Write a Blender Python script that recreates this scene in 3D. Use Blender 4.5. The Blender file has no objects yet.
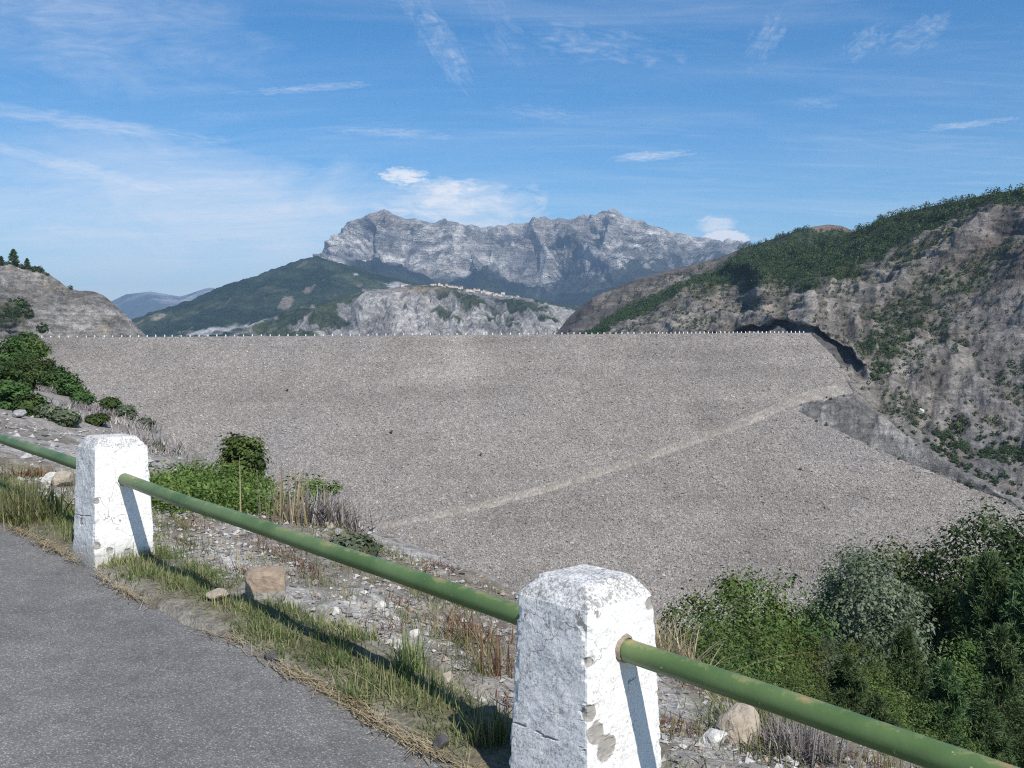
import bpy, math, numpy as np
from math import radians, sin, cos, pi
RNG = np.random.default_rng(7)
S = bpy.context.scene
COL = S.collection

# ------------------------------------------------------------------ camera
F = 1000.0; HZ = 345.0
PITCH = math.atan((384 - HZ) / F)
cam = bpy.data.cameras.new('camera'); cam.sensor_width = 36; cam.lens = 36 * F / 1024
cam.clip_start = 0.05; cam.clip_end = 60000
camo = bpy.data.objects.new('camera', cam); COL.objects.link(camo)
camo.rotation_euler = (pi / 2 - PITCH, 0, 0); S.camera = camo

def un(px, py, d):
    """world point at horizontal depth d seen at photo position px,py"""
    x = (np.asarray(px, float) - 512) / F; y = (384 - np.asarray(py, float)) / F
    cy, sy = math.cos(PITCH), math.sin(PITCH)
    Y = cy + y * sy; Z = -sy + y * cy
    d = np.asarray(d, float)
    return np.stack(np.broadcast_arrays(x / Y * d, d, Z / Y * d), -1)

def to_px(P):
    P = np.asarray(P, float); cy, sy = math.cos(PITCH), math.sin(PITCH)
    dep = P[..., 1] * cy - P[..., 2] * sy; up = P[..., 1] * sy + P[..., 2] * cy
    return 512 + F * P[..., 0] / dep, 384 - F * up / dep

# ------------------------------------------------------------------ noise
def _hash(ix, iy, iz, seed):
    h = (ix.astype(np.int64) * 374761393 + iy.astype(np.int64) * 668265263 + iz.astype(np.int64) * 2147483647 + seed * 974634777) & 0xFFFFFFFF
    h = ((h ^ (h >> 13)) * 1274126177) & 0xFFFFFFFF
    h = ((h ^ (h >> 16)) * 2246822519) & 0xFFFFFFFF
    return ((h ^ (h >> 15)) & 0xFFFFFF) / float(0xFFFFFF)

def vnoise(x, y, z=0.0, seed=0):
    x, y, z = np.broadcast_arrays(np.asarray(x, float), np.asarray(y, float), np.asarray(z, float))
    ix, iy, iz = np.floor(x), np.floor(y), np.floor(z)
    fx, fy, fz = x - ix, y - iy, z - iz
    ux, uy, uz = [t * t * t * (t * (t * 6 - 15) + 10) for t in (fx, fy, fz)]
    r = 0
    for a in (0, 1):
        for b in (0, 1):
            for c in (0, 1):
                w = (ux if a else 1 - ux) * (uy if b else 1 - uy) * (uz if c else 1 - uz)
                r = r + w * _hash(ix + a, iy + b, iz + c, seed)
    return r * 2 - 1

def fbm(x, y, z=0.0, oct=5, lac=2.03, gain=0.5, seed=0):
    s = 0; a = 1.0; t = 0
    for o in range(oct):
        s = s + a * vnoise(x, y, z, seed + o * 17); t += a
        x, y, z = np.asarray(x) * lac + 3.1, np.asarray(y) * lac + 1.7, np.asarray(z) * lac + 0.9; a *= gain
    return s / t * 1.6

def ridged(x, y, z=0.0, oct=5, lac=2.1, gain=0.5, seed=0):
    s = 0; a = 1.0; t = 0
    for o in range(oct):
        n = 1 - np.abs(vnoise(x, y, z, seed + o * 31)) * 1.6
        s = s + a * n; t += a
        x, y, z = np.asarray(x) * lac + 5.3, np.asarray(y) * lac + 2.2, np.asarray(z) * lac + 7.7; a *= gain
    return s / t

def sstep(a, b, x): t = np.clip((x - a) / (b - a), 0, 1); return t * t * (3 - 2 * t)
def mixc(a, b, t): t = np.asarray(t)[..., None]; return np.asarray(a) * (1 - t) + np.asarray(b) * t

# ------------------------------------------------------------------ mesh helpers
def mesh_from(name, V, faces, mats, smooth=True, cols=None, mi=None, n=4):
    V = np.asarray(V, np.float32).reshape(-1, 3); faces = np.asarray(faces, np.int32)
    me = bpy.data.meshes.new(name)
    me.vertices.add(len(V)); me.vertices.foreach_set('co', V.ravel())
    k = faces.shape[1]
    me.loops.add(faces.size); me.loops.foreach_set('vertex_index', faces.ravel())
    me.polygons.add(len(faces)); me.polygons.foreach_set('loop_start', np.arange(0, faces.size, k, dtype=np.int32))
    me.polygons.foreach_set('loop_total', np.full(len(faces), k, np.int32))
    me.polygons.foreach_set('use_smooth', np.full(len(faces), smooth, bool))
    for m in (mats if isinstance(mats, (list, tuple)) else [mats]): me.materials.append(m)
    if mi is not None: me.polygons.foreach_set('material_index', np.asarray(mi, np.int32))
    if cols is not None:
        a = me.attributes.new('tone', 'FLOAT_COLOR', 'POINT')
        c = np.ones((len(V), 4), np.float32); c[:, :3] = np.asarray(cols).reshape(-1, 3)
        a.data.foreach_set('color', c.ravel())
    me.update(calc_edges=True); me.validate()
    return me

def grid_faces(nr, nc, wrap=False):
    r = np.arange(nr - 1)[:, None]; c = np.arange(nc if wrap else nc - 1)[None, :]
    c2 = (c + 1) % nc
    return np.stack([r * nc + c, r * nc + c2, (r + 1) * nc + c2, (r + 1) * nc + c], -1).reshape(-1, 4)

def link(name, me, parent=None, loc=None):
    o = bpy.data.objects.new(name, me); COL.objects.link(o)
    if parent is not None: o.parent = parent
    if loc is not None: o.location = loc
    return o

def tag(o, label=None, cat=None, group=None, kind=None):
    if label: o['label'] = label
    if cat: o['category'] = cat
    if group: o['group'] = group
    if kind: o['kind'] = kind
    return o

def tube(pts, rad, k=8, cap=True):
    pts = np.asarray(pts, float); rad = np.broadcast_to(np.asarray(rad, float), (len(pts),))
    tg = np.gradient(pts, axis=0); tg /= np.linalg.norm(tg, axis=1)[:, None] + 1e-9
    ref = np.array([0.0, 0, 1]) if abs(tg[0][2]) < 0.9 else np.array([1.0, 0, 0])
    a = np.cross(tg, ref); a /= np.linalg.norm(a, axis=1)[:, None] + 1e-9; b = np.cross(tg, a)
    th = np.linspace(0, 2 * pi, k, endpoint=False)
    V = pts[:, None, :] + rad[:, None, None] * (np.cos(th)[None, :, None] * a[:, None, :] + np.sin(th)[None, :, None] * b[:, None, :])
    return V.reshape(-1, 3), grid_faces(len(pts), k, True)

def merge(parts):
    V = []; Fc = []; n = 0
    for v, f in parts: V.append(v); Fc.append(f + n); n += len(v)
    return np.concatenate(V), np.concatenate(Fc)

# ------------------------------------------------------------------ materials
def newmat(name):
    m = bpy.data.materials.new(name); m.use_nodes = True
    nt = m.node_tree; b = nt.nodes['Principled BSDF']
    b.inputs['Roughness'].default_value = 0.9; b.inputs['Specular IOR Level'].default_value = 0.2
    return m, nt, b
def N(nt, t, **kw):
    n = nt.nodes.new(t)
    for k, v in kw.items():
        if k in n.inputs: n.inputs[k].default_value = v
        else: setattr(n, k, v)
    return n
def L(nt, a, b): nt.links.new(a, b)
def noise(nt, vec, scale, detail=4, rough=0.55):
    n = N(nt, 'ShaderNodeTexNoise'); n.inputs['Scale'].default_value = scale; n.inputs['Detail'].default_value = detail; n.inputs['Roughness'].default_value = rough
    if vec is not None: L(nt, vec, n.inputs['Vector'])
    return n.outputs['Fac']
def ramp(nt, fac, stops, interp='LINEAR'):
    n = N(nt, 'ShaderNodeValToRGB'); n.color_ramp.interpolation = interp
    el = n.color_ramp.elements
    while len(el) < len(stops): el.new(0.5)
    for e, (p, c) in zip(el, stops):
        e.position = p; e.color = (c if len(np.shape(c)) else (c, c, c)) + (1,) if not np.isscalar(c) else (c, c, c, 1)
    L(nt, fac, n.inputs['Fac']); return n.outputs['Color']
def mixrgb(nt, fac, a, b, mode='MIX'):
    n = N(nt, 'ShaderNodeMix', data_type='RGBA', blend_type=mode)
    for sock, v in ((n.inputs[0], fac), (n.inputs[6], a), (n.inputs[7], b)):
        if hasattr(v, 'is_linked') or hasattr(v, 'links'): L(nt, v, sock)
        elif np.isscalar(v): sock.default_value = v if sock.type == 'VALUE' else (v, v, v, 1)
        else: sock.default_value = tuple(v) + (1,)
    return n.outputs[2]
def math_(nt, op, a, b=None, c=None):
    n = N(nt, 'ShaderNodeMath', operation=op)
    for i, v in enumerate((a, b, c)):
        if v is None: continue
        if np.isscalar(v): n.inputs[i].default_value = v
        else: L(nt, v, n.inputs[i])
    return n.outputs[0]
def bump(nt, b, h, strength, dist):
    n = N(nt, 'ShaderNodeBump'); n.inputs['Strength'].default_value = strength; n.inputs['Distance'].default_value = dist
    L(nt, h, n.inputs['Height']); L(nt, n.outputs['Normal'], b.inputs['Normal'])
def coord(nt, which='Object'): return N(nt, 'ShaderNodeTexCoord').outputs[which]

def terrain_mat(name, scale, bstr=0.6, bdist=2.0, contrast=0.5, strata=0.0):
    """ground whose base colour is a mesh attribute, broken up by fine grain and relief"""
    m, nt, b = newmat(name)
    at = N(nt, 'ShaderNodeAttribute', attribute_name='tone').outputs['Color']
    v = coord(nt)
    n1 = noise(nt, v, scale, 6, 0.65); n2 = noise(nt, v, scale * 5.3, 4, 0.6)
    g = ramp(nt, n1, [(0.3, 1 - contrast), (0.7, 1 + contrast)])
    g2 = ramp(nt, n2, [(0.3, 1 - contrast * 0.7), (0.7, 1 + contrast * 0.7)])
    c = mixrgb(nt, 1.0, at, g, 'MULTIPLY'); c = mixrgb(nt, 1.0, c, g2, 'MULTIPLY')
    h = math_(nt, 'ADD', n1, math_(nt, 'MULTIPLY', n2, 0.5))
    if strata:
        mp = N(nt, 'ShaderNodeMapping'); mp.inputs['Rotation'].default_value = (0.25, 0.35, 0); mp.inputs['Scale'].default_value = (0.12, 0.12, 1.0)
        L(nt, v, mp.inputs['Vector'])
        s = noise(nt, mp.outputs[0], strata, 5, 0.7)
        c = mixrgb(nt, 1.0, c, ramp(nt, s, [(0.35, 0.72), (0.65, 1.25)]), 'MULTIPLY')
        h = math_(nt, 'ADD', h, s)
    L(nt, c, b.inputs['Base Color']); bump(nt, b, h, bstr, bdist)
    b.inputs['Specular IOR Level'].default_value = 0.05
    return m

def leaf_mat(name, ca, cb, cc, rough=0.65, trans=0.3):
    """leaves: tone varies leaf by leaf and tree by tree"""
    m, nt, b = newmat(name)
    at = N(nt, 'ShaderNodeAttribute', attribute_name='tone').outputs['Fac']
    oi = N(nt, 'ShaderNodeObjectInfo').outputs['Random']
    c = ramp(nt, at, [(0.0, ca), (0.55, cb), (1.0, cc)])
    hs = N(nt, 'ShaderNodeHueSaturation'); L(nt, c, hs.inputs['Color'])
    L(nt, math_(nt, 'MULTIPLY_ADD', oi, 0.04, 0.48), hs.inputs['Hue'])
    L(nt, math_(nt, 'MULTIPLY_ADD', oi, 0.5, 0.75), hs.inputs['Value'])
    L(nt, hs.outputs[0], b.inputs['Base Color']); b.inputs['Roughness'].default_value = rough
    t = N(nt, 'ShaderNodeBsdfTranslucent'); L(nt, hs.outputs[0], t.inputs['Color'])
    mx = N(nt, 'ShaderNodeMixShader'); mx.inputs[0].default_value = trans
    L(nt, b.outputs[0], mx.inputs[1]); L(nt, t.outputs[0], mx.inputs[2])
    L(nt, mx.outputs[0], nt.nodes['Material Output'].inputs['Surface'])
    return m

def plain(name, c, rough=0.9, var=0.25, scale=3.0, bstr=0.3, bd=0.02):
    m, nt, b = newmat(name); v = coord(nt); n1 = noise(nt, v, scale, 6, 0.65)
    L(nt, mixrgb(nt, 1.0, tuple(c), ramp(nt, n1, [(0.3, 1 - var), (0.7, 1 + var)]), 'MULTIPLY'), b.inputs['Base Color'])
    b.inputs['Roughness'].default_value = rough; bump(nt, b, n1, bstr, bd); return m

# asphalt
def asphalt_mat():
    m, nt, b = newmat('asphalt'); v = coord(nt)
    vo = N(nt, 'ShaderNodeTexVoronoi'); vo.inputs['Scale'].default_value = 200; L(nt, v, vo.inputs['Vector'])
    sp = N(nt, 'ShaderNodeSeparateColor'); L(nt, vo.outputs['Color'], sp.inputs[0])
    c = ramp(nt, sp.outputs[0], [(0.0, (0.115, 0.114, 0.114)), (0.45, (0.175, 0.173, 0.171)), (0.88, (0.225, 0.221, 0.217)), (0.97, (0.42, 0.41, 0.39))])
    big = noise(nt, v, 0.6, 6, 0.65); mid = noise(nt, v, 6, 4, 0.6)
    c = mixrgb(nt, 1.0, c, ramp(nt, big, [(0.3, 0.74), (0.7, 1.18)]), 'MULTIPLY')
    c = mixrgb(nt, 1.0, c, ramp(nt, mid, [(0.3, 0.85), (0.7, 1.15)]), 'MULTIPLY')
    c = mixrgb(nt, 1.0, c, (.93, .91, .885), 'MULTIPLY')
    L(nt, c, b.inputs['Base Color']); b.inputs['Roughness'].default_value = 0.85; b.inputs['Specular IOR Level'].default_value = 0.25
    h = math_(nt, 'ADD', math_(nt, 'MULTIPLY', vo.outputs['Distance'], -1.0), math_(nt, 'MULTIPLY', noise(nt, v, 60, 4), 0.8))
    bump(nt, b, h, 0.5, 0.004); return m

# whitewashed concrete
def post_mat():
    m, nt, b = newmat('weathered_white_paint'); v = coord(nt)
    oi = N(nt, 'ShaderNodeObjectInfo').outputs['Random']
    va = N(nt, 'ShaderNodeVectorMath', operation='ADD'); L(nt, v, va.inputs[0])
    cx = N(nt, 'ShaderNodeCombineXYZ'); L(nt, math_(nt, 'MULTIPLY', oi, 40), cx.inputs[0]); L(nt, cx.outputs[0], va.inputs[1]); p = va.outputs[0]
    fine = noise(nt, p, 95, 8, 0.8); med = noise(nt, p, 13, 8, 0.75); big = noise(nt, p, 3.0, 3, 0.5)
    g = N(nt, 'ShaderNodeNewGeometry'); sepc = N(nt, 'ShaderNodeSeparateColor'); L(nt, N(nt, 'ShaderNodeAttribute', attribute_name='tone').outputs['Color'], sepc.inputs[0]); dt = sepc.outputs[0]; broken = sepc.outputs[1]
    # lichen and dirt specks are denser where the attribute (top cap, road face) says weather settles
    thr = math_(nt, 'ADD', math_(nt, 'MULTIPLY', fine, 0.72), math_(nt, 'MULTIPLY', med, 0.28))
    thr = math_(nt, 'ADD', thr, math_(nt, 'MULTIPLY', dt, 0.16))
    dirt = ramp(nt, thr, [(0.545, 0.0), (0.66, 1.0)])
    soft = ramp(nt, math_(nt, 'ADD', math_(nt, 'MULTIPLY', med, 0.6), math_(nt, 'MULTIPLY', dt, 0.35)), [(0.36, 0.0), (1.0, 0.7)])
    c = mixrgb(nt, soft, (0.82, 0.81, 0.78), (0.63, 0.62, 0.60))
    vc = N(nt, 'ShaderNodeTexVoronoi', feature='DISTANCE_TO_EDGE'); vc.inputs['Scale'].default_value = 5.5
    wv_ = N(nt, 'ShaderNodeVectorMath', operation='ADD'); L(nt, p, wv_.inputs[0]); nz = N(nt, 'ShaderNodeTexNoise'); nz.inputs['Scale'].default_value = 7; nz.inputs['Detail'].default_value = 5; L(nt, p, nz.inputs['Vector'])
    sc_ = N(nt, 'ShaderNodeVectorMath', operation='SCALE'); L(nt, nz.outputs['Color'], sc_.inputs[0]); sc_.inputs['Scale'].default_value = .22; L(nt, sc_.outputs[0], wv_.inputs[1]); L(nt, wv_.outputs[0], vc.inputs['Vector'])
    crack = math_(nt, 'MULTIPLY', ramp(nt, vc.outputs['Distance'], [(0.004, 1.0), (0.014, 0.0)]), ramp(nt, big, [(0.5, 0.0), (0.6, 1.0)]))
    c = mixrgb(nt, math_(nt, 'MULTIPLY', crack, .75), c, (0.12, 0.11, 0.10))
    c = mixrgb(nt, math_(nt, 'MULTIPLY', dirt, 0.8), c, (0.13, 0.125, 0.115))
    wv = N(nt, 'ShaderNodeSeparateXYZ'); L(nt, v, wv.inputs[0])
    low = ramp(nt, math_(nt, 'ADD', wv.outputs[2], math_(nt, 'MULTIPLY', med, 0.16)), [(0.08, 1.0), (0.2, 0.0)])
    c = mixrgb(nt, math_(nt, 'MULTIPLY', low, 0.55), c, (0.30, 0.27, 0.22))
    # chipped plaster: bare grey concrete
    ch = ramp(nt, noise(nt, p, 4.3, 7, 0.72), [(0.665, 0.0), (0.68, 1.0)])
    ch = math_(nt, 'MAXIMUM', ch, ramp(nt, math_(nt, 'ADD', broken, math_(nt, 'MULTIPLY', math_(nt, 'SUBTRACT', med, .5), .8)), [(.45, 0.0), (.55, 1.0)]))
    c = mixrgb(nt, ch, c, mixrgb(nt, fine, (0.24, 0.22, 0.19), (0.46, 0.44, 0.41)))
    L(nt, c, b.inputs['Base Color']); b.inputs['Roughness'].default_value = 0.92; b.inputs['Specular IOR Level'].default_value = 0.15
    h = math_(nt, 'SUBTRACT', math_(nt, 'ADD', math_(nt, 'MULTIPLY', fine, 0.4), math_(nt, 'MULTIPLY', med, 0.6)), math_(nt, 'MULTIPLY', ch, 0.5))
    bump(nt, b, h, 0.55, 0.012); return m

def rail_mat():
    m, nt, b = newmat('chipped_green_paint'); v = coord(nt, 'Object')
    fine = noise(nt, v, 45, 6, 0.7); med = noise(nt, v, 7, 5, 0.65); big = noise(nt, v, 1.7, 3, 0.5)
    c = mixrgb(nt, ramp(nt, med, [(0.3, 0.0), (0.7, 1.0)]), (0.058, 0.112, 0.032), (0.098, 0.162, 0.05))
    c = mixrgb(nt, ramp(nt, big, [(0.4, 0.0), (0.75, 0.45)]), c, (0.26, 0.33, 0.15))
    up = N(nt, 'ShaderNodeAttribute', attribute_name='tone').outputs['Fac']
    r = math_(nt, 'ADD', math_(nt, 'MULTIPLY', med, 0.5), math_(nt, 'MULTIPLY', fine, 0.3)); r = math_(nt, 'ADD', r, math_(nt, 'MULTIPLY', up, 0.13))
    c = mixrgb(nt, ramp(nt, r, [(0.52, 0.0), (0.60, 0.85)]), c, (0.25, 0.24, 0.10))
    c = mixrgb(nt, ramp(nt, r, [(0.585, 0.0), (0.61, 1.0)]), c, mixrgb(nt, fine, (0.16, 0.07, 0.03), (0.45, 0.30, 0.16)))
    spk = noise(nt, v, 26, 7, .72); c = mixrgb(nt, ramp(nt, spk, [(.665, 0.0), (.69, 1.0)]), c, (.17, .085, .04)); c = mixrgb(nt, ramp(nt, noise(nt, v, 33, 6, .7), [(.67, 0.0), (.69, .9)]), c, (.42, .45, .30))
    L(nt, c, b.inputs['Base Color']); b.inputs['Roughness'].default_value = 0.42; b.inputs['Specular IOR Level'].default_value = 0.45
    bump(nt, b, math_(nt, 'ADD', fine, med), 0.25, 0.004); return m

def dam_mat(name, base, con, sc):
    m, nt, b = newmat(name); v0 = coord(nt)
    mp = N(nt, 'ShaderNodeMapping'); mp.inputs['Scale'].default_value = (1, .55, .55); L(nt, v0, mp.inputs['Vector']); v = mp.outputs[0]
    vo = N(nt, 'ShaderNodeTexVoronoi'); vo.inputs['Scale'].default_value = sc; L(nt, v, vo.inputs['Vector'])
    sp = N(nt, 'ShaderNodeSeparateColor'); L(nt, vo.outputs['Color'], sp.inputs[0])
    at = N(nt, 'ShaderNodeAttribute', attribute_name='tone').outputs['Color']
    st = ramp(nt, sp.outputs[0], [(0.0, 1 - con), (0.30, 1 - con * 0.45), (0.75, 1 + con * 0.35), (1.0, 1 + con * 1.5)])
    c = mixrgb(nt, 1.0, at, st, 'MULTIPLY')
    hue = ramp(nt, sp.outputs[1], [(0.0, (1.06, 0.99, 0.94)), (0.6, (1, 1, 1)), (1.0, (0.95, 1.0, 1.06))])
    c = mixrgb(nt, 1.0, c, hue, 'MULTIPLY')
    n2 = noise(nt, v, sc * 0.13, 5, 0.7); c = mixrgb(nt, 1.0, c, ramp(nt, n2, [(0.3, 0.85), (0.7, 1.14)]), 'MULTIPLY')
    L(nt, c, b.inputs['Base Color']); b.inputs['Specular IOR Level'].default_value = 0.1
    h = math_(nt, 'ADD', math_(nt, 'MULTIPLY', vo.outputs['Distance'], -1.0), math_(nt, 'MULTIPLY', sp.outputs[2], 0.9))
    bump(nt, b, h, 0.8, 0.9); return m

M = {}
M['asphalt'] = asphalt_mat(); M['post'] = post_mat(); M['rail'] = rail_mat()
M['dam'] = dam_mat('riprap', 0.3, 0.38, 1.8); M['track'] = dam_mat('track_gravel', 0.3, 0.22, 0.8)
M['verge'] = terrain_mat('verge_gravel', 9.0, 0.9, 0.03, 0.45)
M['massif'] = terrain_mat('massif_rock', 0.014, 1.0, 60, 0.42, strata=0.015)
M['fhill'] = terrain_mat('far_forest', 0.012, 0.8, 14, 0.55)
M['marl'] = terrain_mat('marl', 0.04, 1.0, 9, 0.6)
M['hill'] = terrain_mat('hill_rock', 0.22, 1.0, 2.2, 0.45, strata=0.25)
M['lhill'] = terrain_mat('cliff_rock', 0.18, 1.0, 2.4, 0.55, strata=0.3)
M['ground'] = terrain_mat('valley_ground', 0.02, 0.5, 2, 0.4)
M['white'] = plain('white_post_paint', (0.78, 0.77, 0.74), 0.8, 0.1, 2)
M['rusty_mortar'] = plain('rusty_mortar', (0.27, 0.215, 0.165), 0.95, 0.5, 40, 0.6, 0.01)
M['bark'] = plain('bark', (0.13, 0.10, 0.075), 0.95, 0.4, 8, 0.6, 0.03)
M['palebark'] = plain('pale_bark', (0.38, 0.37, 0.34), 0.9, 0.35, 6, 0.5, 0.03)
M['leaf_oak'] = leaf_mat('oak_leaf', (0.040, 0.068, 0.018), (0.092, 0.142, 0.036), (0.18, 0.235, 0.07))
M['leaf_light'] = leaf_mat('light_leaf', (0.055, 0.088, 0.018), (0.12, 0.165, 0.034), (0.22, 0.26, 0.07))
M['leaf_dark'] = leaf_mat('dark_leaf', (0.024, 0.048, 0.015), (0.062, 0.105, 0.030), (0.12, 0.18, 0.055))
M['leaf_grey'] = leaf_mat('grey_leaf', (0.065, 0.088, 0.048), (0.125, 0.155, 0.092), (0.25, 0.275, 0.19))
M['needle'] = leaf_mat('pine_needle', (0.032, 0.060, 0.022), (0.085, 0.135, 0.052), (0.19, 0.245, 0.11), trans=0.15)
M['leaf_far'] = leaf_mat('far_leaf', (0.022, 0.038, 0.014), (0.048, 0.075, 0.025), (0.095, 0.125, 0.045), trans=0.15)
M['herb'] = leaf_mat('herb_leaf', (0.05, 0.085, 0.016), (0.11, 0.175, 0.035), (0.21, 0.27, 0.08))
M['grass'] = leaf_mat('grass_blade', (0.075, 0.12, 0.032), (0.175, 0.215, 0.075), (0.40, 0.36, 0.20), trans=0.35)
M['straw'] = leaf_mat('straw', (0.28, 0.22, 0.12), (0.46, 0.38, 0.23), (0.66, 0.57, 0.38), trans=0.3)
M['rust'] = leaf_mat('rusty_herb', (0.10, 0.05, 0.03), (0.20, 0.11, 0.065), (0.30, 0.22, 0.13), trans=0.2)
M['greytwig'] = leaf_mat('grey_twig', (0.16, 0.14, 0.13), (0.26, 0.235, 0.22), (0.40, 0.36, 0.33), trans=0.1)
M['stone_white'] = plain('white_limestone', (0.55, 0.53, 0.49), 0.9, 0.3, 14, 0.6, 0.02)
M['stone_grey'] = plain('grey_stone', (0.30, 0.295, 0.29), 0.9, 0.3, 14, 0.6, 0.02)
M['stone_dark'] = plain('dark_stone', (0.09, 0.088, 0.088), 0.9, 0.35, 14, 0.6, 0.02)
M['stone_tan'] = plain('tan_stone', (0.38, 0.325, 0.255), 0.9, 0.3, 12, 0.6, 0.02)
M['hwall'] = plain('house_plaster', (0.60, 0.55, 0.47), 0.9, 0.1, 0.2)
M['hroof'] = plain('house_tiles', (0.36, 0.24, 0.18), 0.9, 0.2, 0.5)
M['pole'] = plain('weathered_pole', (0.16, 0.15, 0.14), 0.8, 0.2, 1)

# ------------------------------------------------------------------ hills from profile curves
def curve(pts, px):
    p = np.array(pts, float)
    return np.interp(px, p[:, 0], p[:, 1])

def sheet(px, curves, seg, power=None):
    """curves: list of (y_points, depth_points); points of each are interpolated down every column"""
    px = np.asarray(px, float)
    C = [un(px, curve(y, px), curve(d, px)) for y, d in curves]
    rows = []; T = []
    for i in range(len(C) - 1):
        n = seg[i]
        for k in range(n + (i == len(C) - 2)):
            t = k / n
            p0 = C[max(i - 1, 0)]; p1 = C[i]; p2 = C[i + 1]; p3 = C[min(i + 2, len(C) - 1)]
            lin = p1 * (1 - t) + p2 * t
            cr = 0.5 * (2 * p1 + (p2 - p0) * t + (2 * p0 - 5 * p1 + 4 * p2 - p3) * t * t + (3 * p1 - p0 - 3 * p2 + p3) * t ** 3)
            rows.append(lin * 0.6 + cr * 0.4); T.append(i + t)
    return np.array(rows), np.array(T)[:, None] * np.ones((1, len(px)))

def normals(P):
    du = np.gradient(P, axis=1); dv = np.gradient(P, axis=0)
    n = np.cross(du, dv); n /= np.linalg.norm(n, axis=-1)[..., None] + 1e-9
    flip = (n[..., 1:2] > 0) & (np.abs(n[..., 2:3]) < 0.999)
    up = np.where(n[..., 2:3] < 0, -1.0, 1.0)
    return n * up

def hill_obj(name, P, col, mat):
    nr, nc = P.shape[:2]
    f = grid_faces(nr, nc)[:, ::-1]
    me = mesh_from(name, P, f, mat, True, col)
    return tag(link(name, me), kind='structure')

def scatter_pick(P, prob, n, rng):
    p = prob.ravel() / prob.sum()
    i = rng.choice(p.size, n, replace=True, p=p)
    nr, nc = prob.shape; r = i // nc; c = i % nc
    fr = np.clip(r + rng.uniform(-.5, .5, n), 0, nr - 1.001); fc = np.clip(c + rng.uniform(-.5, .5, n), 0, nc - 1.001)
    r0 = fr.astype(int); c0 = fc.astype(int); tr = (fr - r0)[:, None]; tc = (fc - c0)[:, None]
    return (P[r0, c0] * (1 - tr) * (1 - tc) + P[r0 + 1, c0] * tr * (1 - tc) + P[r0, c0 + 1] * (1 - tr) * tc + P[r0 + 1, c0 + 1] * tr * tc)

# ---- the great limestone massif
rng = np.random.default_rng(11)
sky_m = [(200, 312), (260, 290), (300, 270), (315, 262), (325, 250), (335, 240), (345, 228), (352, 222), (365, 215), (378, 210), (384, 207.5), (395, 213), (405, 217), (418, 217), (430, 222), (445, 221), (460, 224), (480, 227), (497, 226), (510, 223), (525, 222), (535, 220), (545, 216), (552, 219), (570, 218), (590, 218), (600, 214), (612, 212.5), (625, 217), (640, 221), (650, 226), (665, 229), (680, 232), (695, 236), (710, 238), (722, 243), (728, 241), (735, 244), (750, 247), (780, 256), (850, 275), (950, 300)]
base_m = [(200, 318), (315, 268), (330, 264), (342, 255), (355, 249), (372, 247), (395, 252), (412, 255), (432, 264), (450, 270), (463, 272), (470, 262), (485, 256), (500, 264), (512, 274), (530, 284), (550, 292), (570, 288), (600, 286), (630, 278), (660, 274), (700, 266), (740, 258), (850, 285), (950, 305)]
mid_m = [(x, 0.55 * np.interp(x, *np.array(sky_m).T) + 0.45 * np.interp(x, *np.array(base_m).T)) for x in range(200, 951, 10)]
px = np.linspace(200, 950, 620)
P, T = sheet(px, [([(200, 330), (950, 330)], [(200, 11500), (950, 11500)]), (sky_m, [(200, 9300), (384, 9100), (480, 9700), (612, 9500), (750, 10300), (950, 10500)]),
                  (mid_m, [(200, 9100), (384, 8800), (480, 9350), (612, 9050), (750, 9900), (950, 10200)]),
                  (base_m, [(200, 8900), (384, 8450), (480, 8800), (612, 8500), (750, 9400), (950, 9800)]),
                  ([(200, 345), (950, 345)], [(200, 6700), (500, 6700), (950, 7400)])], [8, 42, 52, 60])
n = normals(P); X, Y, Z = P[..., 0], P[..., 1], P[..., 2]
amp = np.interp(T, [0, 0.9, 1, 1.25, 2.2, 3, 3.4, 4], [80, 30, 14, 90, 150, 90, 60, 60])
wx = X + 180 * fbm(X / 700, Y / 700, Z / 700, 3, seed=3)
gul = ridged(wx / 420, Y / 1500, Z / 1100, 5, seed=5) - 0.55
rib = ridged((X + .55 * Z + 120 * fbm(X / 500, Y / 500, Z / 500, 3, seed=7)) / 760, Z / 2600, 0.0, 3, seed=6) - .55
P = P + n * (amp * (1.9 * rib * sstep(1.1, 1.8, T) + gul * 1.7 + 0.5 * fbm(X / 110, Y / 110, Z / 50, 5, seed=9)))[..., None]
P[..., 2] += np.where(np.abs(T - 1) < 0.25, 14, 4) * ridged(X / 90, Y / 300, oct=4, seed=41) - np.where(np.abs(T - 1) < 0.25, 8, 2)
n2 = normals(P); steep = n2[..., 2]
vn = fbm(X / 260, Y / 260, Z / 260, 5, seed=21)
lo = sstep(2.75, 3.1, T + 0.22 * fbm(X / 300, Y / 300, Z / 200, 4, seed=23))
right = sstep(500, 560, np.broadcast_to(px, T.shape))
gv = sstep(-0.1, 0.3, -gul * 1.6 + 0.75 * vn + 0.9 * (steep - 0.62) + 0.35 * (T - 2.0) + .12) * sstep(1.3, 1.8, T) * right * 0.9
veg = np.clip(np.maximum(lo * (1 - 0.35 * right * sstep(0.15, 0.45, gul + 0.3 * vn)), gv), 0, 1)
rock = mixc((0.26, 0.25, 0.235), (0.62, 0.59, 0.54), sstep(-0.5, 0.7, fbm(X / 160, Y / 300, Z / 50, 5, seed=27)))
strat = fbm(X / 900, Y / 900, (Z + .35 * X) / 26, 4, seed=28)
rock = mixc(rock, (0.17, 0.165, 0.16), sstep(.15, .5, strat + .5 * fbm(X / 60, Y / 60, Z / 200, 3, seed=30)) * .75)
rock = mixc(rock, (0.36, 0.32, 0.27), sstep(0.2, 0.8, fbm(X / 500, Y / 500, Z / 200, 3, seed=29)) * 0.6)
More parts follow.
